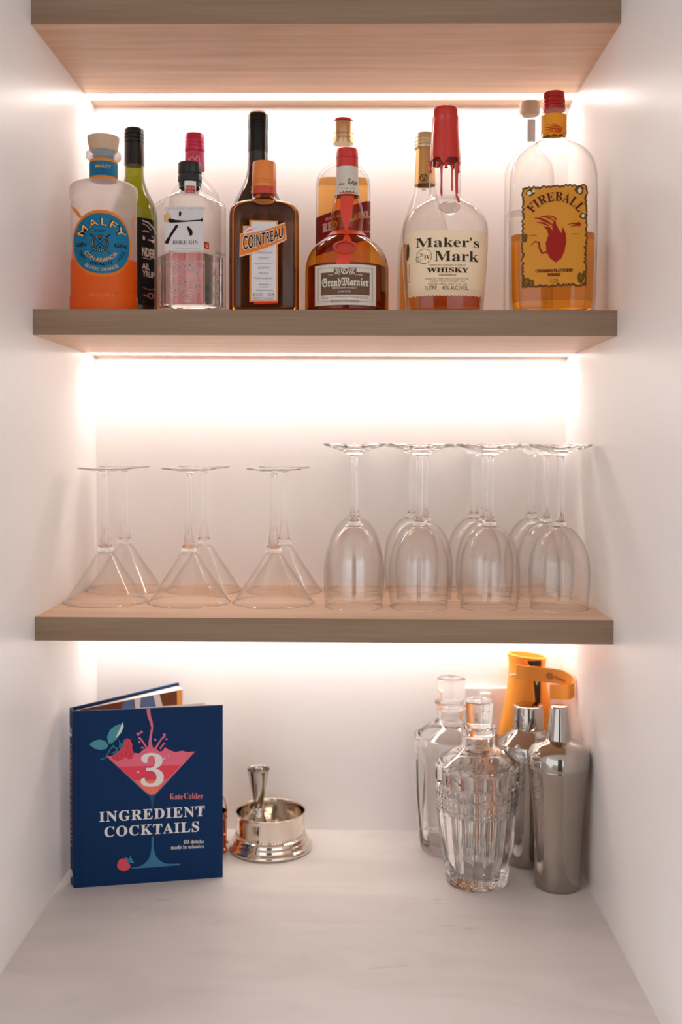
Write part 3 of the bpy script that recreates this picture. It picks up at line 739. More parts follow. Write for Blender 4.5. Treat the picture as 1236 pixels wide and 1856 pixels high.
k = Ink(A, .0008); burnt(k, 222, 690, 820, 1574, 13); k.build('label_field', paper('#ffb03a'), lab)
k = Ink(A, .0011, True)
for cx_, cy_, rx_, ry_ in ((270, 850, 34, 26), (645, 845, 34, 34), (245, 1550, 34, 34), (282, 1556, 26, 26), (662, 1530, 26, 42), (672, 1046, 24, 24), (230, 1205, 22, 36), (690, 1500, 16, 30)):
    k.poly([(cx_ + rx_ * (1 + .14 * math.sin(3 * a + cx_)) * math.cos(a), cy_ + ry_ * (1 + .14 * math.sin(4 * a + cy_)) * math.sin(a)) for a in [2 * PI * i / 18 for i in range(18)]])
k.build('scorch_mark', ink('#6b4a17'), lab)
k = Ink(A, .0014, True); k.disc(262, 854, 17, 15); k.disc(295, 842, 11, 9); k.disc(648, 850, 14, 20); k.disc(674, 1046, 11, 15); k.build('burn_hole', ink('#efe3d6'), lab)
k = Ink(A, .0014, True); k.disc(246, 1550, 18, 19); k.disc(284, 1558, 12, 13); k.disc(663, 1522, 10, 15); k.build('burn_hole', ink('#8a5f20'), lab)
k = Ink(A, .0014); k.arc('FIREBALL', 462, 1140, 214, -53, 56, 72, style='serif', res=3, spacing=1.08)
k.text('CINNAMON FLAVOURED', 315, 1456, 602, 1480, style='serif', offset=.03); k.text('WHISKY', 408, 1488, 510, 1512, style='serif', offset=.03)
k.build('lettering', ink('#5a1a10'), lab)
k = Ink(A, .0014); k.text('1 LITER', 424, 1534, 494, 1566); k.scribble(262, 322, 1187, 10, 3); k.scribble(588, 644, 1187, 10, 3); k.build('lettering', ink('#a4661f'), lab)
# plain flame emblem
k = Ink(A, .0014)
k.poly([(470, 1405), (425, 1370), (398, 1315), (392, 1250), (412, 1190), (402, 1150), (372, 1120), (420, 1128), (445, 1160), (440, 1110), (462, 1062), (470, 1110), (492, 1150), (512, 1180), (522, 1130), (545, 1185), (548, 1250), (536, 1320), (512, 1375)])
for pts, w in (([(300, 1050), (350, 1060), (400, 1085), (440, 1110)], [2, 16, 20, 6]), ([(320, 1085), (370, 1095), (420, 1120)], [2, 14, 6]), ([(345, 1040), (400, 1048), (450, 1075)], [2, 14, 8]), ([(390, 1036), (440, 1044), (478, 1070)], [2, 10, 8]),
               ([(560, 1112), (600, 1104), (640, 1112)], [3, 10, 20]), ([(575, 1128), (610, 1124), (640, 1116)], [2, 8, 12]),
               ([(275, 1270), (310, 1235), (340, 1245), (345, 1290), (365, 1330), (410, 1320)], [3, 9, 13, 15, 16, 10])):
    k.line(pts, w)
k.disc(642, 1112, 17)
k.build('flame_emblem', ink('#a11d16'), lab)
# back label, seen through the whisky
bk = Ink(A, 0)
pts, faces = [], []
for j in range(5):
    for i in range(13):
        pts.append(S.pt(lerp(-.036, .036, i / 12), lerp(.024, .152, j / 4), .0005, side=1))
faces = [(j * 13 + i, j * 13 + i + 1, j * 13 + 14 + i, j * 13 + 13 + i) for j in range(4) for i in range(12)]
mesh_obj('back_label', pts, faces, thin_glass('back_label_paper', (0.80, 0.74, 0.68), edge=(0.9, 0.9, 0.9), refl=0.0, milk=0.15), t, smooth=False)
nb = band(t, S, .2255, .2480, .0005, paper('#f5a828'), 'neck_label')
k = Ink(A, .0008)
k.add([p for i in range(25) for p in ((362 + i * 7.1, 372 + 7 * math.sin(i * .9) + 4 * math.sin(i * 2.1)), (362 + i * 7.1, 391))], [(2 * i, 2 * i + 1, 2 * i + 3, 2 * i + 2) for i in range(24)])
k.build('scorched_edge', ink('#5e4316'), nb)
k = Ink(A, .0009); k.disc(482, 330, 17); k.ring(480, 328, 27, 6)
for pts, w in (([(370, 296), (400, 306), (430, 316), (465, 324)], [2, 8, 10, 14]), ([(372, 322), (400, 322), (440, 332)], [2, 8, 8]), ([(400, 282), (430, 296), (470, 308)], [2, 8, 10]), ([(400, 345), (430, 340), (462, 344)], [2, 8, 8]), ([(430, 280), (462, 292), (490, 306)], [2, 7, 6])): k.line(pts, w)
k.build('flame_emblem', ink('#c8431c'), nb)

# ------------------------------------------------------------------ bottles, back row
# dark green syrup bottle
x, y = -0.2700, -0.100
t = thing('syrup_bottle', 'dark green syrup bottle with black screw cap, behind the frosted orange bottle', 'bottle', (x, y, ZS), face_cam(x, y), GRP)
P = dens(rows([(0, .0290), (.003, .0318), (.05, .0322), (.150, .0320), (.165, .0300), (.178, .0250), (.190, .0190), (.2025, .0146), (.2130, .0130), (.255, .0126), (.266, .0124)]), 3)
GREEN = thin_glass('green_bottle_glass', (0.46, 0.46, 0.08), edge=(0.35, 0.35, 0.2), refl=1.3)
body_part('glass_body', t, GREEN, P, N=40)
liquid_part(t, liquid_mat('dark_syrup', (0.10, 0.075, 0.02)), P, .148, t=.003)
V, F = lathe(rows([(.2250, .0138), (.2540, .0136), (.2545, .0128), (.2555, .0128), (.2560, .0139), (.2590, .0139), (.2597, .0122), (.2607, .0122), (.2614, .0139), (.2642, .0139), (.2649, .0122), (.2659, .0122), (.2666, .0139), (.2740, .0134), (.2755, .0122)]), 32); mesh_obj('cap', V, F, pmat('black_metal_cap', (0.03, 0.028, 0.024), rough=0.25, metal=0.6), t, angle=30)
S = Surf(P); A = Art(S, .0001451, 694, 1920)
lab = Ink(A, .0006); lab.grid(spaced(905, 1720, 6), lambda Y: 500 + max(0, 960 - Y) * 1.2, lambda Y: 888 - max(0, 960 - Y) * 1.2, nx=20); lab = lab.build('label', ink('#15110f'), t)
k = Ink(A, .0010); k.text('NDER', 762, 1178, 884, 1262, offset=.03, slope=-12); k.text('AIL', 762, 1325, 832, 1385, offset=.02, slope=-6); k.text('YRUP', 766, 1398, 874, 1455, offset=.02, slope=-6)
k.line([(766, 932), (820, 944), (868, 985), (888, 1030)], 12); k.line([(766, 960), (810, 976), (846, 1010)], 6); k.poly([(770, 1075), (856, 1060), (880, 1090), (868, 1130), (838, 1110), (770, 1112)]); k.scribble(766, 824, 1029, 18, 5); k.line([(770, 1280), (830, 1285), (882, 1265)], 6)
k.build('lettering', ink('#ddd3cb'), lab)
k = Ink(A, .0010); k.line([(770, 1560), (830, 1575), (876, 1560)], 5); k.ring(840, 1630, 30, 12); k.line([(772, 1625), (812, 1640)], 12); k.line([(772, 1690), (880, 1690)], 5); k.build('lettering', ink('#b07c6c'), lab)

# pink gin bottle
x, y = -0.1865, -0.095
t = thing('gin_bottle', 'round clear bottle of pink gin with pink screw cap', 'bottle', (x, y, ZS), face_cam(x, y), GRP)
P = dens(rows([(0, .034), (.003, .0365), (.05, .037), (.1645, .0365), (.182, .0345), (.195, .0270), (.2045, .0178), (.2110, .0138), (.22, .0132), (.255, .0126)]), 3)
body_part('glass_body', t, CLEAR, P, N=40)
liquid_part(t, liquid_mat('pink_gin', (0.97, 0.30, 0.32)), P, .085, t=.003)
screw_cap(t, pmat('pink_metal_cap', (0.66, 0.05, 0.12), rough=0.3, metal=0.5), .2460, .2700, .0137, 2)
nb = band(t, Surf(P), .2200, .2440, .0006, ink('#d84a68'), 'neck_label')
A = Art(Surf(P), .000149, 0, 0)
k = Ink(A, .0012); k.scribble(-55, 45, -1565, 55, 8); k.build('lettering', ink('#f3b9c1'), nb)

# tall black cream-liqueur bottle
x, y = -0.0981, -0.095
t = thing('liqueur_bottle', 'tall black liqueur bottle with gold emblem and long slim neck', 'bottle', (x, y, ZS), face_cam(x, y), GRP)
P = dens(rows([(0, .037), (.003, .0405), (.06, .0408), (.1493, .0405), (.165, .0368), (.1850, .0285), (.2060, .0185), (.2230, .0147), (.2443, .0139), (.2790, .0137)]), 3)
body_part('glass_body', t, pmat('black_glass', (0.012, 0.012, 0.010), rough=0.06, coat=0.5), P, N=40)
V, F = lathe(rows([(.2440, .0144), (.2765, .0141), (.2770, .0145), (.2800, .0145), (.2803, .0139), (.2812, .0139), (.2815, .0144), (.2845, .0144), (.2848, .0138), (.2857, .0138), (.2860, .0144), (.2960, .0142)]), 32); cp = mesh_obj('cap', V, F, pmat('black_foil', (0.018, 0.018, 0.016), rough=0.22, metal=0.5), t, angle=30)
V, F = lathe(dens(rows([(.2960, .0142), (.2975, .0141), (.2985, .0132), (.2988, .011)]), 2), 32); mesh_obj('cap_rim', V, F, pmat('gold_foil', (0.75, 0.55, 0.25), rough=0.3, metal=1.0), cp)
A = Art(Surf(P), .000157, 301, 1945)
k = Ink(A, .0008); k.ring(268, 738, 24, 10, N=20); k.ring(268, 778, 26, 10, N=20); k.build('gold_emblem', pmat('gold_print', (0.80, 0.62, 0.36), rough=0.35, metal=0.5), t)

# square blended whisky with slanted red label
x, y = 0.0207, -0.10
t = thing('whisky_bottle', 'square amber whisky bottle with slanted red label and gold cap', 'bottle', (x, y, ZS), face_cam(x, y), GRP)
P = dens([(0, .0350, .0350, 6), (.002, .0376, .0376, 7), (.1, .0377, .0377, 7), (.192, .0374, .0374, 7), (.2050, .0350, .0350, 5), (.2160, .0290, .0290, 3.2), (.2255, .0195, .0195, 2.2), (.2310, .0150, .0150, 2), (.24, .0140, .0140, 2), (.2540, .0132, .0132, 2)], 3)
body_part('glass_body', t, CLEAR, P, N=56)
liquid_part(t, liquid_mat('blended_whisky', (0.95, 0.50, 0.12)), P, .2010, t=.003, N=48)
GOLD = pmat('gold_metal_cap', (0.72, 0.50, 0.27), rough=0.3, metal=0.8)
cp = screw_cap(t, GOLD, .2545, .2845, .0141, 1, taper=.99)
V, F = lathe(dens(rows([(.2845, .0138), (.2868, .0137), (.2882, .0128), (.2886, .010)]), 2), 28); mesh_obj('cap_top', V, F, RED, cp)
S = Surf(P); A = Art(S, .0001518, 410, 1907)
Bq = lambda k_, dx, ya, yb, ga: k_.add([p for i in range(13) for p in ((lerp(172 + dx, 652 - dx, i / 12), ya - ga * i / 12), (lerp(172 + dx, 652 - dx, i / 12), yb - ga * i / 12))], [(2 * i, 2 * i + 1, 2 * i + 3, 2 * i + 2) for i in range(12)])
lab = Bq(Ink(A, .0006), 0, 945, 1290, 155).build('label', ink('#8e1616'), t)
k = Ink(A, .0010); k.text('RED', 228, 1010, 360, 1085, style='serif', offset=.03, slope=40); k.text('LABEL', 470, 925, 648, 985, style='serif', offset=.03, slope=45)
k.text('JOHNNIE', 250, 955, 400, 985, style='serif', slope=40, res=1); k.line([(560, 1010), (648, 985)], 6); k.scribble(575, 648, 1072, 34, 6)
k.build('lettering', ink('#e3b6a2'), lab)

# brandy bottle with gold foil
x, y = 0.1345, -0.095
t = thing('brandy_bottle', 'tall brandy bottle with gold foil neck, behind the red wax bottle', 'bottle', (x, y, ZS), face_cam(x, y), GRP)
P = dens(rows([(0, .034), (.003, .0375), (.03, .038), (.0886, .0375), (.1342, .0325), (.1646, .0235), (.1874, .0160), (.201, .0140), (.25, .0122)]), 3)
body_part('glass_body', t, CLEAR, P, N=40)
liquid_part(t, liquid_mat('brandy', (0.80, 0.36, 0.06)), P, .115, t=.003)
FOIL = pmat('gold_neck_foil', (0.62, 0.36, 0.12), rough=0.38, metal=0.7, bump=0.1, bscale=300)
nf = band(t, Surf(P), .1990, .2500, .0006, FOIL, 'neck_foil')
A = Art(Surf(P), .000155, 280, 1850)
k = Ink(A, .0010); k.ring(268, 520, 34, 8, N=18); k.line([(250, 500), (280, 540)], 7); k.line([(290, 495), (262, 545)], 7); k.scribble(248, 292, 588, 18, 5); k.scribble(252, 288, 630, 16, 5); k.build('lettering', ink('#4a3312'), nf)
screw_cap(t, pmat('pale_gold_cap', (0.74, 0.58, 0.36), rough=0.35, metal=0.7), .2490, .2700, .0150, 2)

# clear bottle with wooden stopper
x, y = 0.2790, -0.095
t = thing('spirit_bottle', 'clear slim-necked bottle with wooden stopper, behind the large whisky flask', 'bottle', (x, y, ZS), face_cam(x, y), GRP)
P = dens(rows([(0, .031), (.003, .0335), (.06, .034), (.205, .034), (.2240, .0320), (.2360, .0250), (.2450, .0160), (.2520, .0118), (.27, .0112), (.2890, .0112), (.2900, .0135), (.2945, .0135), (.2955, .0115)]), 3)
body_part('glass_body', t, CLEAR, P, N=40)
liquid_part(t, pmat('clear_spirit', (0.985, 0.98, 0.97), rough=0, trans=1.0, ior=1.34), P, .16, t=.003)
V, F = lathe(dens(rows([(.2955, .0120), (.2965, .0132), (.3010, .0142), (.3080, .0138), (.3130, .0125), (.3140, .010)]), 2), 28); mesh_obj('stopper', V, F, pmat('light_wood_stopper', (0.60, 0.42, 0.29), rough=0.6, bump=0.1, bscale=300, var=0.1), t)
k = Ink(Art(Surf(P), .0001, 0, 0), .0005); k.rect(-30, -2870, 75, -2560); k.build('neck_label', ink('#d9d2ca'), t)
# ------------------------------------------------------------------ upturned stemware on the lowest shelf
def copy_tree(o, loc, rot, label, group):
    r = o.copy(); COL.objects.link(r); r.location = loc; r.rotation_euler = (0, 0, rot); tag(r, label, o['category'], group)
    for ch in list(o.children):
        c_ = ch.copy(); COL.objects.link(c_); c_.parent = r
        for g_ in list(ch.children):
            d_ = g_.copy(); COL.objects.link(d_); d_.parent = c_
    return r
def torus_rim(r, z, w, N=48):
    return tube([(r * math.cos(2 * PI * i / N), r * math.sin(2 * PI * i / N), z) for i in range(N + 1)], w, 6, caps=False)
def stem_glass(name, label, cat, loc, group, bowl, stem, foot, rim_r):
    t = thing(name, label, cat, loc, 0, group)
    V, F = lathe(dens(rows(bowl), 4), 56, capb=False, capt=False); bo = mesh_obj('bowl', V, F, STEMWARE, t, angle=60)
    V, F = torus_rim(rim_r, .0007, .0007); mesh_obj('rim', V, F, SOLID, bo)
    V, F = lathe(dens(rows(stem), 4), 24); mesh_obj('stem', V, F, SOLID, t, angle=60)
    V, F = lathe(dens(rows(foot), 3), 48); mesh_obj('foot', V, F, SOLID, t, angle=35)
    return t
# martini glasses: rim down
MB = [(.0004, .0550), (.010, .0480), (.030, .0344), (.050, .0208), (.060, .0146), (.0645, .0110), (.0668, .0065), (.0674, .001)]
MS = [(.0676, .0020), (.0679, .0115), (.0700, .0112), (.0760, .0085), (.0860, .0064), (.100, .0050), (.125, .0040), (.155, .0036), (.1700, .0040), (.1728, .0055)]
MF = [(.1728, .0070), (.1740, .0110), (.1758, .0200), (.1772, .0300), (.1782, .0362), (.1790, .0366), (.1797, .0362), (.1792, .0280), (.1786, .0120), (.1785, .0020)]
GM = 'martini glasses upside down on the lowest shelf'
mart = [(-.2940, -.1745, 'front upturned martini glass nearest the left wall'), (-.1820, -.1745, 'middle one of the front row of upturned martini glasses'), (-.0690, -.174, 'front upturned martini glass next to the wine glasses'),
        (-.2938, -.0605, 'rear upturned martini glass nearest the left wall'), (-.1788, -.0605, 'middle one of the rear row of upturned martini glasses'), (-.0630, -.0605, 'rear upturned martini glass next to the wine glasses')]
proto = None
for X, Y, lb in mart:
    if proto is None: proto = stem_glass('martini_glass', lb, 'glass', (X, Y, Z3T), GM, MB, MS, MF, .0550)
    else: copy_tree(proto, (X, Y, Z3T), random.random() * 6, lb, GM)
# wine glasses: rim down
WB = [(.0004, .0370), (.020, .0388), (.042, .0397), (.060, .0385), (.078, .0340), (.092, .0265), (.1005, .0190), (.1050, .0125), (.1065, .0065), (.1068, .001)]
WS = [(.1070, .0020), (.1073, .0095), (.1090, .0090), (.1130, .0068), (.1190, .0052), (.130, .0044), (.160, .0041), (.185, .0042), (.1960, .0048), (.1985, .0062)]
WF = [(.1985, .0090), (.2005, .0118), (.2030, .0180), (.2065, .0280), (.2095, .0375), (.2110, .0398), (.2122, .0402), (.2130, .0396), (.2125, .0300), (.2118, .0130), (.2117, .0020)]
GW = 'wine glasses upside down on the lowest shelf'
cols = ['first column from the martini glasses', 'second column from the martini glasses', 'third column from the martini glasses', 'last column, by the right wall']
proto = None
for rn, Y, xs in (('front', -.205, (.0382, .1228, .2145, .3050)), ('middle', -.1245, (.0385, .1345, .2180, .3010)), ('back', -.0440, (.0385, .1215, .2120, .2960))):
    for q, X in enumerate(xs):
        lb = 'upturned wine glass, %s row, %s' % (rn, cols[q])
        if proto is None: proto = stem_glass('wine_glass', lb, 'glass', (X, Y, Z3T), GW, WB, WS, WF, .0370)
        else: copy_tree(proto, (X, Y, Z3T), random.random() * 6, lb, GW)

# ------------------------------------------------------------------ cocktail book
A_ = Vector((-.3270, -.2131, 0)); B_ = Vector((-.1370, -.1746, 0)); S_ = Vector((-.3378, -.1944, 0)); D_ = Vector((-.2204, -.0440, 0))
H = .2338; TH = .003
bk = thing('cocktail_book', 'navy blue cocktail recipe book standing half open on the worktop', 'book', (A_.x, A_.y, 0))
def board(p, q, inward, th, z0, z1, name, mat, parent):
    """upright board from p to q (outer face), thickness towards inward"""
    d = (q - p).normalized(); n = Vector((-d.y, d.x, 0))
    if n.dot(inward) < 0: n = -n
    c4 = [p, q, q + n * th, p + n * th]
    if (q - p).cross(n).z < 0: c4.reverse()
    V = [(v.x - A_.x, v.y - A_.y, z) for z in (z0, z1) for v in c4]
    F = [(3, 2, 1, 0), (4, 5, 6, 7), (0, 1, 5, 4), (1, 2, 6, 5), (2, 3, 7, 6), (3, 0, 4, 7)]
    return mesh_obj(name, V, F, mat, parent, smooth=False)
NAVY = pmat('navy_cloth_cover', lin('#06305c'), rough=0.55, spec=0.2, bump=0.08, bscale=1500)
PAPER = pmat('book_paper', (0.72, 0.66, 0.60), rough=0.7, bump=0.05, bscale=700)
inn = Vector((.3, 1, 0))
fc = board(A_, B_, inn, TH, 0, H, 'front_cover', NAVY, bk)
sp = board(A_ + Vector((-.0012, .0006, 0)), S_, Vector((1, .3, 0)), TH, 0, H, 'spine', NAVY, bk)
bc = board(S_, D_, Vector((1, -.6, 0)), TH, 0, H, 'back_cover', NAVY, bk)
mid = (A_ + S_) / 2 + Vector((.006, .004, 0))
def pages(p0, p1, p2, z0, z1, name, mat=PAPER):
    """wedge of pages: hinge p0-ish, far edge p1..p2"""
    hinge = Vector(p0); d = Vector((.0006, .0006, 0))
    c4 = [hinge + d, Vector(p1), Vector(p2)]
    if (c4[1] - c4[0]).cross(c4[2] - c4[0]).z < 0: c4.reverse()
    V = [(v.x - A_.x, v.y - A_.y, z) for z in (z0, z1) for v in c4]
    return mesh_obj(name, V, [(2, 1, 0), (3, 4, 5), (0, 1, 4, 3), (1, 2, 5, 4), (2, 0, 3, 5)], mat, bk, smooth=False)
dF = (B_ - A_).normalized(); nF = Vector((-dF.y, dF.x, 0)); dB = (D_ - S_).normalized(); nB = Vector((dB.y, -dB.x, 0))
PT = H - .004
f0 = A_ + dF * .006 + nF * .0035
pages(f0, B_ - dF * .006 + nF * .0034, B_ - dF * .010 + nF * .0115, .004, PT, 'page_block')
pages(f0 + nF * .003, B_ - dF * .016 + nF * .022, B_ - dF * .0165 + nF * .024, .004, PT, 'loose_leaf')
pages(f0 + nF * .003, B_ - dF * .022 + nF * .033, B_ - dF * .0225 + nF * .0342, .004, PT, 'loose_leaf')
g0 = S_ + dB * .006 + nB * .0035
pages(g0, D_ - dB * .004 + nB * .0034, D_ - dB * .012 + nB * .0245, .004, PT, 'page_block')
# colour plate on the open page
q1, q2 = g0 + nB * .0022, D_ - dB * .012 + nB * .0250
def platept(x_, z_, off=0):
    v = q1 + (q2 - q1) * x_ + nB * off; return (v.x - A_.x, v.y - A_.y, z_)
PL = Art(Plane(platept), 1, 0, 0)
k = Ink(PL, .0003); k.grid([-PT, -.01], lambda Y: .03, lambda Y: .985, nx=6); pl = k.build('photo_plate', ink('#5d6f9d'), bk)
k = Ink(PL, .0006, True); k.poly([(.72, -PT), (.985, -PT), (.985, -.15), (.80, -.12)]); k.poly([(.03, -PT), (.42, -PT), (.36, -.20), (.05, -.19)]); k.build('printed_shape', ink('#6e3b25'), pl)
k = Ink(PL, .0009, True); k.poly([(.70, -PT), (.76, -PT), (.88, -.16), (.82, -.15)]); k.poly([(.52, -PT), (.58, -PT), (.55, -.18)]); k.build('printed_shape', ink('#d9d4cf'), pl)
k = Ink(PL, .0012); k.poly([(.93, -PT), (.985, -PT), (.985, -.17), (.94, -.18)]); k.build('printed_shape', ink('#e09a4a'), pl)
# cover artwork: X across the cover 0..1, Y down 0..1 from units of the drawing
def coverpt(x_, z_, off):
    v = A_ + (B_ - A_) * x_ - nF * off; return (v.x - A_.x, v.y - A_.y, z_)
class CoverArt:
    def p(s, X, Y, off):
        a = (X - 130) / 1043.0
        yt = 266 - 38 * a; yb = 1505 - 76 * a
        tt = (Y - yt) / (yb - yt)
        a2 = a + .018 * a * (1 - a)
        return coverpt(a2, H * (1 - tt), off)
    m = .00018
CA = CoverArt()
def cov(off=.0005): return Ink(CA, off)
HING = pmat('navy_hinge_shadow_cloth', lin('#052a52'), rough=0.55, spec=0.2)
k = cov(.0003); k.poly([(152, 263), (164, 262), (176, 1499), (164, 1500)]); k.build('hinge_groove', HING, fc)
glass_pts = [(352, 580), (418, 572), (520, 580), (545, 556), (575, 560), (600, 536), (640, 520), (690, 524), (720, 548), (742, 540), (756, 518), (790, 538), (830, 552), (880, 542), (915, 552), (972, 548), (720, 812), (690, 845), (660, 852), (630, 838)]
k = cov(.0005); k.poly([(345, 578), (362, 578), (640, 835), (663, 845), (690, 836), (955, 550), (974, 547), (725, 815), (690, 850), (662, 858), (628, 846)]); k.build('printed_glass', ink('#3e6790'), fc)
k = cov(.0007); k.poly(glass_pts); k.build('printed_drink', ink('#ec6f86'), fc)
k = cov(.0009); k.poly([(432, 655), (870, 640), (720, 800), (690, 832), (660, 842), (632, 828)]); k.build('printed_drink', ink('#e8475b'), fc)
k = cov(.0011); k.poly([(545, 748), (770, 740), (715, 802), (690, 832), (660, 842), (632, 828)]); k.build('printed_drink', ink('#f08066'), fc)
k = cov(.0009)
k.line([(640, 250), (646, 300), (660, 340), (668, 380), (658, 430), (652, 480), (655, 530)], [26, 24, 20, 14, 16, 20, 40])
k.line([(640, 540), (618, 505), (590, 462), (572, 450)], [16, 12, 12, 20]); k.line([(620, 545), (606, 520), (590, 520)], [10, 8, 14]); k.line([(680, 540), (706, 500), (728, 465), (756, 436)], [18, 14, 10, 16]); k.line([(720, 530), (742, 500), (756, 488)], [12, 10, 14])
for X, Y, r in ((592, 411, 10), (570, 424, 12), (578, 480, 8), (768, 461, 7), (752, 430, 10), (688, 465, 8), (600, 545, 7)): k.disc(X, Y, r)
k.build('printed_splash', ink('#e0708c'), fc)
k = cov(.0013); k.text('3', 586, 556, 748, 792, style='serif', res=6); k.build('lettering', ink('#efe8e6'), fc)
k = cov(.0013)
for X, Y, r in ((752, 596, 7), (568, 690, 8), (600, 602, 5), (780, 574, 4)): k.disc(X, Y, r, N=10)
k.build('printed_bubble', ink('#f7c9cd'), fc)
k = cov(.0007)
k.poly([(234, 496), (262, 472), (300, 461), (340, 470), (362, 500), (352, 526), (310, 534), (270, 526)]); k.poly([(362, 490), (355, 440), (376, 392), (410, 366), (450, 352), (466, 334), (470, 372), (448, 420), (420, 460), (385, 490)])
k.line([(305, 604), (345, 588), (370, 540), (400, 500)], 5); k.build('printed_leaf', ink('#4f97a3'), fc)
k = cov(.0009); k.poly([(462, 345), (440, 392), (412, 450), (428, 440), (452, 412), (468, 374)]); k.build('printed_leaf', ink('#dfe6e2'), fc)
k = cov(.0011)
k.poly([(470, 478), (490, 452), (515, 462), (530, 500), (528, 530), (540, 560), (528, 594), (505, 602), (478, 588), (460, 600), (430, 612), (400, 606), (384, 585), (400, 562), (440, 540), (458, 510)])
k.build('printed_raspberry', ink('#e0485a'), fc)
k = cov(.0013)
for X, Y, r in ((490, 490, 20), (512, 520, 18), (500, 560, 20), (520, 575, 14), (440, 580, 18), (410, 588, 16), (470, 560, 18)): k.ring(X, Y, r, 3, N=14)
k.build('printed_raspberry', ink('#c23549'), fc)
k = cov(.0013)
for a_, b_ in (((440, 520), (478, 452)), ((440, 520), (436, 462)), ((430, 530), (386, 510)), ((430, 535), (380, 560)), ((440, 525), (470, 500)), ((425, 540), (400, 570))): k.line([a_, ((a_[0] + b_[0]) / 2 + 6, (a_[1] + b_[1]) / 2), b_], [14, 12, 2])
k.build('printed_leaf', ink('#3f7f96'), fc)
k = cov(.0009); k.text('Kate', 790, 842, 884, 882, style='serif', res=3, offset=-.008); k.text('Calder', 892, 836, 1030, 880, style='serif', res=3, offset=-.008); k.build('lettering', ink('#e58a8a'), fc)
k = cov(.0011)
k.text('INGREDIENT', 298, 966, 1040, 1040, style='serif', res=4, offset=.008, spacing=1.12, slope=41)
k.text('COCKTAILS', 334, 1072, 1000, 1146, style='serif', res=4, offset=.008, spacing=1.12, slope=38)
k.text('60 drinks', 890, 1166, 1034, 1192, style='serif', res=2, slope=4); k.text('made in minutes', 798, 1205, 1034, 1232, style='serif', res=2, slope=10)
k.build('lettering', ink('#e9e4e4'), fc)
k = cov(.0007)
k.poly([(640, 850), (690, 848), (676, 890), (670, 950), (662, 950), (658, 890)]); k.build('printed_stem', ink('#1d5580'), fc)
k = cov(.0007)
k.poly([(662, 1140), (674, 1140), (676, 1230), (688, 1270), (712, 1305), (745, 1326), (780, 1334), (865, 1332), (866, 1342), (700, 1356), (520, 1368), (522, 1360), (570, 1354), (612, 1332), (640, 1300), (654, 1262), (660, 1220)]); k.build('printed_stem', ink('#3f7ba0'), fc)
k = cov(.0010); k.poly([(420, 1340), (432, 1308), (456, 1293), (482, 1300), (500, 1325), (516, 1350), (500, 1374), (465, 1384), (436, 1374), (422, 1358)]); k.build('printed_raspberry', ink('#e2525d'), fc)
k = cov(.0012)
for b_ in ((518, 1272), (540, 1328), (470, 1284), (480, 1340), (532, 1300), (500, 1340)): k.line([(500, 1310), ((500 + b_[0]) / 2 + 4, (1310 + b_[1]) / 2), b_], [12, 12, 2])
k.build('printed_leaf', ink('#4b93a8'), fc)
# spine lettering, running down
dS = (S_ - A_)
class SpineArt:
    m = .00018
    def p(s, X, Y, off):   # X across spine from front edge 0..1, Y from top 0..1
        v = A_ + dS * X + Vector((-dS.y, dS.x, 0)).normalized() * (off + .0008); return (v.x - A_.x, v.y - A_.y, H * (1 - Y))
def spine_text(body, y0, y1, x0, x1, col, style='serif'):
    V, F, _ = text_geo(body, style, 2, 0, 1.1); k = Ink(SpineArt(), .0006)
    k.add([(lerp(x1, x0, b), lerp(y0, y1, a)) for a, b in V], [tuple(f) for f in F]); return k.build('lettering', ink(col), sp)
spine_text('3', .10, .155, .25, .75, '#e9e4e4'); spine_text('INGREDIENT COCKTAILS', .19, .78, .3, .7, '#d98a86')
k = Ink(SpineArt(), .0006); k.disc(.5, .93, .28, .022, N=16); k.build('spine_emblem', ink('#d9d5d2'), sp)

# ------------------------------------------------------------------ silver stand with jigger, copper mug
t = thing('silver_bowl', 'low silver bowl with stepped rim foot, holding a jigger', 'bowl', (-.0815, -.068, 0))
V, F = lathe(dens(rows([(0, .0560), (.0008, .0590), (.003, .0606), (.006, .0600), (.0085, .0572), (.0100, .0560), (.0120, .0556), (.0140, .0548), (.0155, .0532), (.0165, .0530), (.0190, .0522), (.0205, .0510), (.0215, .0492), (.024, .0486), (.038, .0490), (.0515, .0500), (.0530, .0510), (.0543, .0508), (.0545, .0498), (.052, .0488), (.030, .0478), (.018, .0460), (.0145, .040), (.0140, .020), (.0138, .0005)]), 2), 64, capt=True); mesh_obj('bowl_body', V, F, SILVER, t, angle=60)
bd = []
for i in range(72):
    a = 2 * PI * i / 72; c0 = (.0496 * math.cos(a), .0496 * math.sin(a))
    V, F = lathe(rows([(-.0010, .0003), (-.0005, .0009), (.0005, .0009), (.0010, .0003)]), 6); bd.append(([(v[0] + c0[0], v[1] + c0[1], v[2] + .0232) for v in V], F))
V, F = join(*bd); mesh_obj('beading', V, F, SILVER, t)
t = thing('jigger', 'double-ended steel jigger standing inside the silver bowl', 'jigger', (-.0985, -.074, .0142))
V, F = lathe(dens(rows([(0, .0182), (.001, .0186), (.002, .0182), (.044, .0062), (.0452, .0060)]), 2), 36, capb=False); mesh_obj('small_cup', V, F, STEELP, t)
V, F = lathe(rows([(.0444, .0058), (.0446, .0074), (.0456, .0080), (.0466, .0074), (.0468, .0058)]), 24); mesh_obj('collar', V, F, STEELP, t)
V, F = lathe(dens(rows([(.0460, .0060), (.0480, .0064), (.1000, .0155), (.1018, .0165), (.1026, .0163), (.1020, .0155), (.099, .0146), (.052, .0060), (.051, .0006)]), 2), 36); mesh_obj('large_cup', V, F, STEELP, t)
t = thing('copper_mug', 'small copper pot with a thin bail handle, half hidden behind the book', 'mug', (-.1635, -.086, 0))
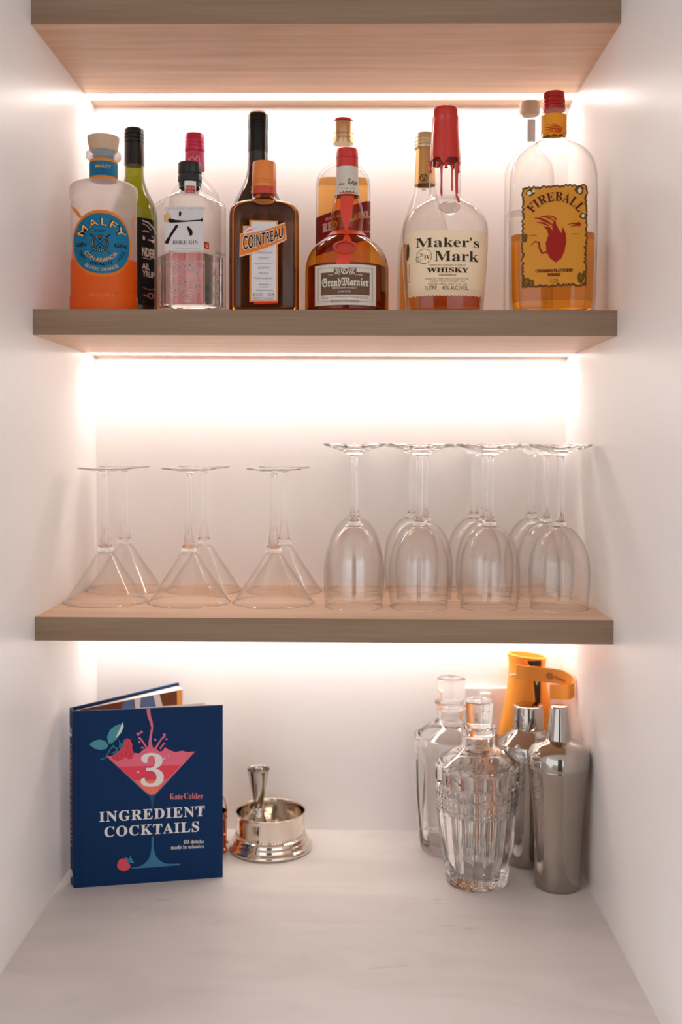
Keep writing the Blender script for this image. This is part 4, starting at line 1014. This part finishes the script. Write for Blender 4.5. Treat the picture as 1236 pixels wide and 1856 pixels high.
V, F = lathe(dens(rows([(0, .019), (.001, .0205), (.004, .0215), (.006, .0205), (.0085, .0196), (.012, .0206), (.048, .0210), (.0500, .0220), (.0515, .0216), (.0530, .0212), (.0580, .0206), (.0590, .0200), (.057, .0196), (.010, .0190), (.009, .0005)]), 2), 40); mesh_obj('pot_body', V, F, COPPER, t, angle=60)
pts = [(.0208 * math.cos(a), .0, .056 + .034 * math.sin(a)) for a in spaced(0, PI, 20)]
V, F = tube(pts, .0010, 8); mesh_obj('handle', V, F, COPPER, t)
for sg in (-1, 1):
    V, F = lathe(dens(rows([(0, .0006), (.0006, .0016), (.002, .0022), (.0034, .0016), (.004, .0006)]), 2), 12)
    mesh_obj('rivet', [(v[0] + sg * .0214, v[1], v[2] + .0115) for v in V], F, COPPER, t)

# ------------------------------------------------------------------ decanters
def cut_decanter(t, prof, inner, flutes, depth, bandz, N=160):
    P = dens(rows(prof), 6); V, F = [], []
    for r in P:
        z, hw = r[0], r[1]
        for i in range(N):
            a = 2 * PI * i / N
            d = 0.0
            if bandz and bandz[0] < z < bandz[1]:
                ph = (z - bandz[0]) / (bandz[1] - bandz[0])
                d = depth * 0.9 * (abs(math.sin(ph * PI * 5)) * 0.8 + 0.4 * abs(math.sin(flutes * a))) * 0.6
            elif depth and .006 < z < bandz[2]:
                e = min(1, (z - .006) / .006, (bandz[2] - z) / .008)
                d = depth * e * (1 - abs(math.sin(flutes * a / 2)) ** 0.6)
            rr = hw - d
            V.append((rr * math.cos(a), rr * math.sin(a), z))
    K = len(P)
    F = [(k * N + i, k * N + (i + 1) % N, (k + 1) * N + (i + 1) % N, (k + 1) * N + i) for k in range(K - 1) for i in range(N)]
    F += [tuple(range(N - 1, -1, -1)), tuple(range((K - 1) * N, K * N))]
    iv, if_ = lathe(dens(rows(inner), 4), 64, flip=True)
    V, F = join((V, F), (iv, if_))
    return mesh_obj('glass_body', V, F, SOLID, t, angle=30)
t = thing('decanter', 'front cut crystal decanter with fluted body and glass stopper', 'decanter', (.2042, -.178, .0004), 0.1, 'crystal decanters')
cut_decanter(t, [(0, .0385), (.0015, .0405), (.006, .0418), (.020, .0435), (.041, .0468), (.060, .0496), (.086, .0526), (.100, .0542), (.112, .0552), (.130, .0562), (.1458, .0564), (.1560, .0562), (.1605, .0560), (.1618, .0554), (.1626, .0542), (.1710, .0402), (.1790, .0270), (.1825, .0230), (.1860, .0222), (.2040, .0226), (.2058, .0240), (.2085, .0243), (.2100, .0236)],
             [(.014, .001), (.0142, .026), (.018, .034), (.041, .0405), (.086, .0465), (.130, .0500), (.1540, .0500), (.1610, .0480), (.1720, .0330), (.1790, .0195), (.1840, .0165), (.196, .0165), (.1965, .001)], 20, .0032, (.098, .136, .158))
V, F = lathe(dens(rows([(.1985, .0150), (.2101, .0152), (.2104, .0185), (.2110, .0186), (.222, .0192), (.2400, .0206), (.2425, .0205), (.2440, .0190), (.2442, .0100), (.2440, .004)]), 3), 48); mesh_obj('stopper', V, F, SOLID, t, angle=35)
t = thing('decanter', 'rear plain crystal decanter with glass stopper, near the back wall', 'decanter', (.1790, -.066, .0004), 0.3, 'crystal decanters')
cut_decanter(t, [(0, .0400), (.0015, .0420), (.006, .0432), (.030, .0460), (.070, .0500), (.110, .0522), (.150, .0534), (.1640, .0533), (.1655, .0528), (.1664, .0515), (.1760, .0375), (.1850, .0240), (.1885, .0212), (.1920, .0200), (.2080, .0203), (.2100, .0228), (.2130, .0236), (.2145, .0230)],
             [(.012, .001), (.0122, .028), (.016, .037), (.07, .0450), (.150, .0490), (.1610, .0475), (.1760, .0330), (.1850, .0190), (.1900, .0150), (.202, .0150), (.2025, .001)], 14, .0016, (.20, .20, .150))
V, F = lathe(dens(rows([(.2035, .0138), (.2146, .0140), (.2150, .0180), (.2160, .0182), (.235, .0196), (.2450, .0205), (.2470, .0202), (.2482, .0185), (.2484, .0100), (.2482, .004)]), 3), 48); mesh_obj('stopper', V, F, SOLID, t, angle=35)

# ------------------------------------------------------------------ cocktail shakers
t = thing('cocktail_shaker', 'front steel cocktail shaker with tall conical cap, beside the right wall', 'shaker', (.3105, -.188, 0), 0, 'steel cocktail shakers')
V, F = lathe(dens(rows([(0, .0285), (.0008, .0302), (.003, .0310), (.030, .0313), (.0737, .0322), (.1192, .0355), (.150, .0390), (.1600, .0400), (.1612, .0396)]), 3), 64); mesh_obj('tin', V, F, STEEL, t, angle=50)
V, F = lathe(dens(rows([(.1612, .0396), (.1616, .0404), (.1680, .0406), (.1740, .0405), (.1800, .0390), (.1865, .0345), (.1915, .0275), (.1945, .0200), (.1955, .0178), (.1965, .0170)]), 3), 64, capb=False); mesh_obj('shoulder', V, F, STEELP, t, angle=50)
V, F = lathe(dens(rows([(.1950, .0162), (.1958, .0172), (.1975, .0172), (.2360, .0122), (.2385, .0117), (.2396, .0108), (.2400, .0080)]), 2), 48); mesh_obj('cap', V, F, STEELP, t, angle=50)
t = thing('cocktail_shaker', 'rear steel cocktail shaker with short round cap and sloped shoulder', 'shaker', (.2830, -.109, 0), 0, 'steel cocktail shakers')
V, F = lathe(dens(rows([(0, .0295), (.0008, .0312), (.003, .0320), (.040, .0330), (.0918, .0358), (.130, .0400), (.1521, .0425), (.1532, .0421)]), 3), 64); mesh_obj('tin', V, F, STEEL, t, angle=50)
V, F = lathe(rows([(.1532, .0421), (.1536, .0429), (.1550, .0430), (.1690, .0430), (.1705, .0424), (.1860, .0240), (.1875, .0226), (.1885, .0222)]), 64, capb=False); mesh_obj('shoulder', V, F, STEELP, t, angle=40)
V, F = lathe(dens(rows([(.1878, .0205), (.1885, .0212), (.1900, .0213), (.2180, .0208), (.2205, .0202), (.2212, .0188)]), 2), 48); mesh_obj('cap', V, F, STEELP, t, angle=40)

# ------------------------------------------------------------------ orange bottle jacket
ORJ = pmat('orange_neoprene', (0.92, 0.335, 0.035), rough=0.6, bump=0.1, bscale=600)
DARK = pmat('dark_lining', (0.045, 0.022, 0.012), rough=0.8)
t = thing('bottle_jacket', 'orange padded bottle jacket with dark zip and carrying strap', 'bottle jacket', (.2940, -.034, 0))
OUT = dens([(0, .044, .024, 2.4), (.004, .046, .026, 2.4), (.10, .046, .026, 2.4), (.150, .0425, .0255, 2.4), (.200, .0345, .0245, 2.2), (.235, .0285, .0235, 2.1), (.262, .0268, .0225, 2), (.280, .0285, .0235, 2)], 4)
NJ = 56
V, F = [], []
for r in OUT:
    V += ring(r[0], r[1], r[2], r[3], NJ, 'se')
for r in OUT[::-1]:
    if r[0] > .02: V += ring(r[0] + (.0006 if r[0] > .279 else 0), r[1] - .0035, r[2] - .0035, r[3], NJ, 'se')
KR = len(V) // NJ
for i_ in range(len(V)):                                            # the mouth leans: higher at the left, lower at the front right
    v = V[i_]; f_ = max(0, (v[2] - .2) / .08)
    V[i_] = (v[0] - .0015 * f_, v[1], v[2] - f_ * (v[0] * .10) - f_ * f_ * .004)
F = [(k * NJ + i, k * NJ + (i + 1) % NJ, (k + 1) * NJ + (i + 1) % NJ, (k + 1) * NJ + i) for k in range(KR - 1) for i in range(NJ)]
F.append(tuple(range(NJ - 1, -1, -1)))
mesh_obj('jacket_body', V, F, ORJ, t, angle=60)
SJ = Surf(OUT)
AJ = Art(SJ, 1, 0, 0)
zp = Ink(AJ, .0008); zs_ = [-.272, -.255, -.235, -.21, -.18, -.15, -.12]
zp.grid(zs_, lambda Y: float(np.interp(-Y, [.12, .15, .18, .21, .235, .255, .272], [.0145, .0120, .0090, .0058, .0035, .0010, -.0060])), lambda Y: float(np.interp(-Y, [.12, .15, .18, .21, .235, .255, .272], [.0150, .0150, .0150, .0150, .0150, .0150, .0160])), nx=5)
zp = zp.build('zip_opening', DARK, t)
for xs_ in ([(.12, .0145), (.15, .0120), (.18, .0090), (.21, .0058), (.235, .0035), (.255, .0010), (.272, -.0060)], [(.12, .0152), (.18, .0155), (.235, .0155), (.272, .0165)]):
    V, F = tube([SJ.pt(xx, zz, .0012) for zz, xx in xs_], .0014, 6); mesh_obj('zip_edge', V, F, ORJ, zp)
V, F = rbox(.0075, .0105, -.0275, -.0255, .238, .252, .0008); mesh_obj('zip_pull', V, F, pmat('brass_pull', (0.75, 0.55, 0.25), rough=0.3, metal=1.0), zp)
# strap: a leather loop running from the left of the neck out to the right and back
pa = [(-.020, -.0245), (-.008, -.0305), (.010, -.0345), (.026, -.0395), (.040, -.0465), (.0475, -.0530), (.0520, -.0600), (.0535, -.0660), (.0515, -.0700), (.0475, -.0690), (.0440, -.0630), (.0400, -.0540), (.0340, -.0440), (.0270, -.0330)]
pa = dens([(a, b, 0) for a, b in pa], 4)
hz = [float(np.interp(i, [0, len(pa) * .30, len(pa) * .48, len(pa) * .62, len(pa) - 1], [.2565, .2540, .2470, .2400, .2300])) for i in range(len(pa))]
V, F = [], []; WS_ = .0105
for i, (p, z0) in enumerate(zip(pa, hz)):
    a, b = pa[max(i - 1, 0)], pa[min(i + 1, len(pa) - 1)]
    tx, ty = b[0] - a[0], b[1] - a[1]; L = math.hypot(tx, ty) or 1; nx_, ny_ = ty / L * .0012, -tx / L * .0012
    V += [(p[0] + nx_, p[1] + ny_, z0 - WS_), (p[0] + nx_, p[1] + ny_, z0 + WS_), (p[0] - nx_, p[1] - ny_, z0 + WS_), (p[0] - nx_, p[1] - ny_, z0 - WS_)]
for i in range(len(pa) - 1):
    for q in range(4): F.append((i * 4 + q, i * 4 + (q + 1) % 4, i * 4 + 4 + (q + 1) % 4, i * 4 + 4 + q))
F += [(3, 2, 1, 0), tuple(len(V) - 4 + q for q in range(4))]
stp = mesh_obj('strap', V, F, pmat('orange_leather', (0.80, 0.285, 0.03), rough=0.45, bump=0.1, bscale=500), t, angle=60)
def strappt(x_, z_, off):
    yy_ = float(np.interp(x_, [-.008, .010, .028, .042, .050], [-.0307, -.0347, -.0402, -.0478, -.0562])); zc = float(np.interp(x_, [-.02, .026, .040, .0475], [.2565, .2540, .2508, .2482]))
    return (x_ + .3 * off, yy_ - .0013 - off, zc + z_)
AS = Art(Plane(strappt), 1, 0, 0)
k = Ink(AS, .0006); k.ring(.0245, 0, .0036, .0008, N=6); k.ring(.0245, 0, .0052, .0007, N=6); k.disc(.0245, 0, .0012, N=6)
V2, F2, _ = text_geo('Veuve', 'ital', 2, 0, 1.0); k.add([(.0315 + a * .0125, .0022 - b * .0048) for a, b in V2], F2)
k.build('lettering', ink('#7a3a0a'), stp)
V, F = tube([(-.0205, -.0250, .252), (-.026, -.020, .250), (-.0285, -.012, .248)], .0016, 6); mesh_obj('strap_rivet', V, F, pmat('steel_rivet', (0.6, 0.55, 0.5), rough=0.3, metal=1.0), stp)

# ------------------------------------------------------------------ wall socket
WPL = pmat('white_plastic', (0.80, 0.76, 0.73), rough=0.3)
t = thing('wall_socket', 'white double power socket on the back wall behind the decanters', 'socket', (.2630, -.0045, .1850))
V, F = rbox(-.058, .058, -.0045, .0045, -.0365, .0365, .0015); mesh_obj('face_plate', V, F, WPL, t, smooth=False)
for cx_ in (-.028, .028):
    V, F = rbox(cx_ - .0075, cx_ + .0075, -.0085, -.004, .014, .029, .001); mesh_obj('rocker_switch', V, F, pmat('switch_plastic', (0.86, 0.83, 0.80), rough=0.25), t, smooth=False)
    for dx, dz, an in ((-.0065, .002, .5), (.0065, .002, -.5), (0, -.0145, 0)):
        c_, s_ = math.cos(an), math.sin(an)
        V, F = box(-.0010, .0010, -.0048, -.0042, -.004, .004)
        V = [(cx_ + dx + v[0] * c_ - v[2] * s_, v[1], dz + v[0] * s_ + v[2] * c_) for v in V]
        mesh_obj('pin_slot', V, F, pmat('dark_slot', (0.03, 0.03, 0.03), rough=0.6), t, smooth=False)
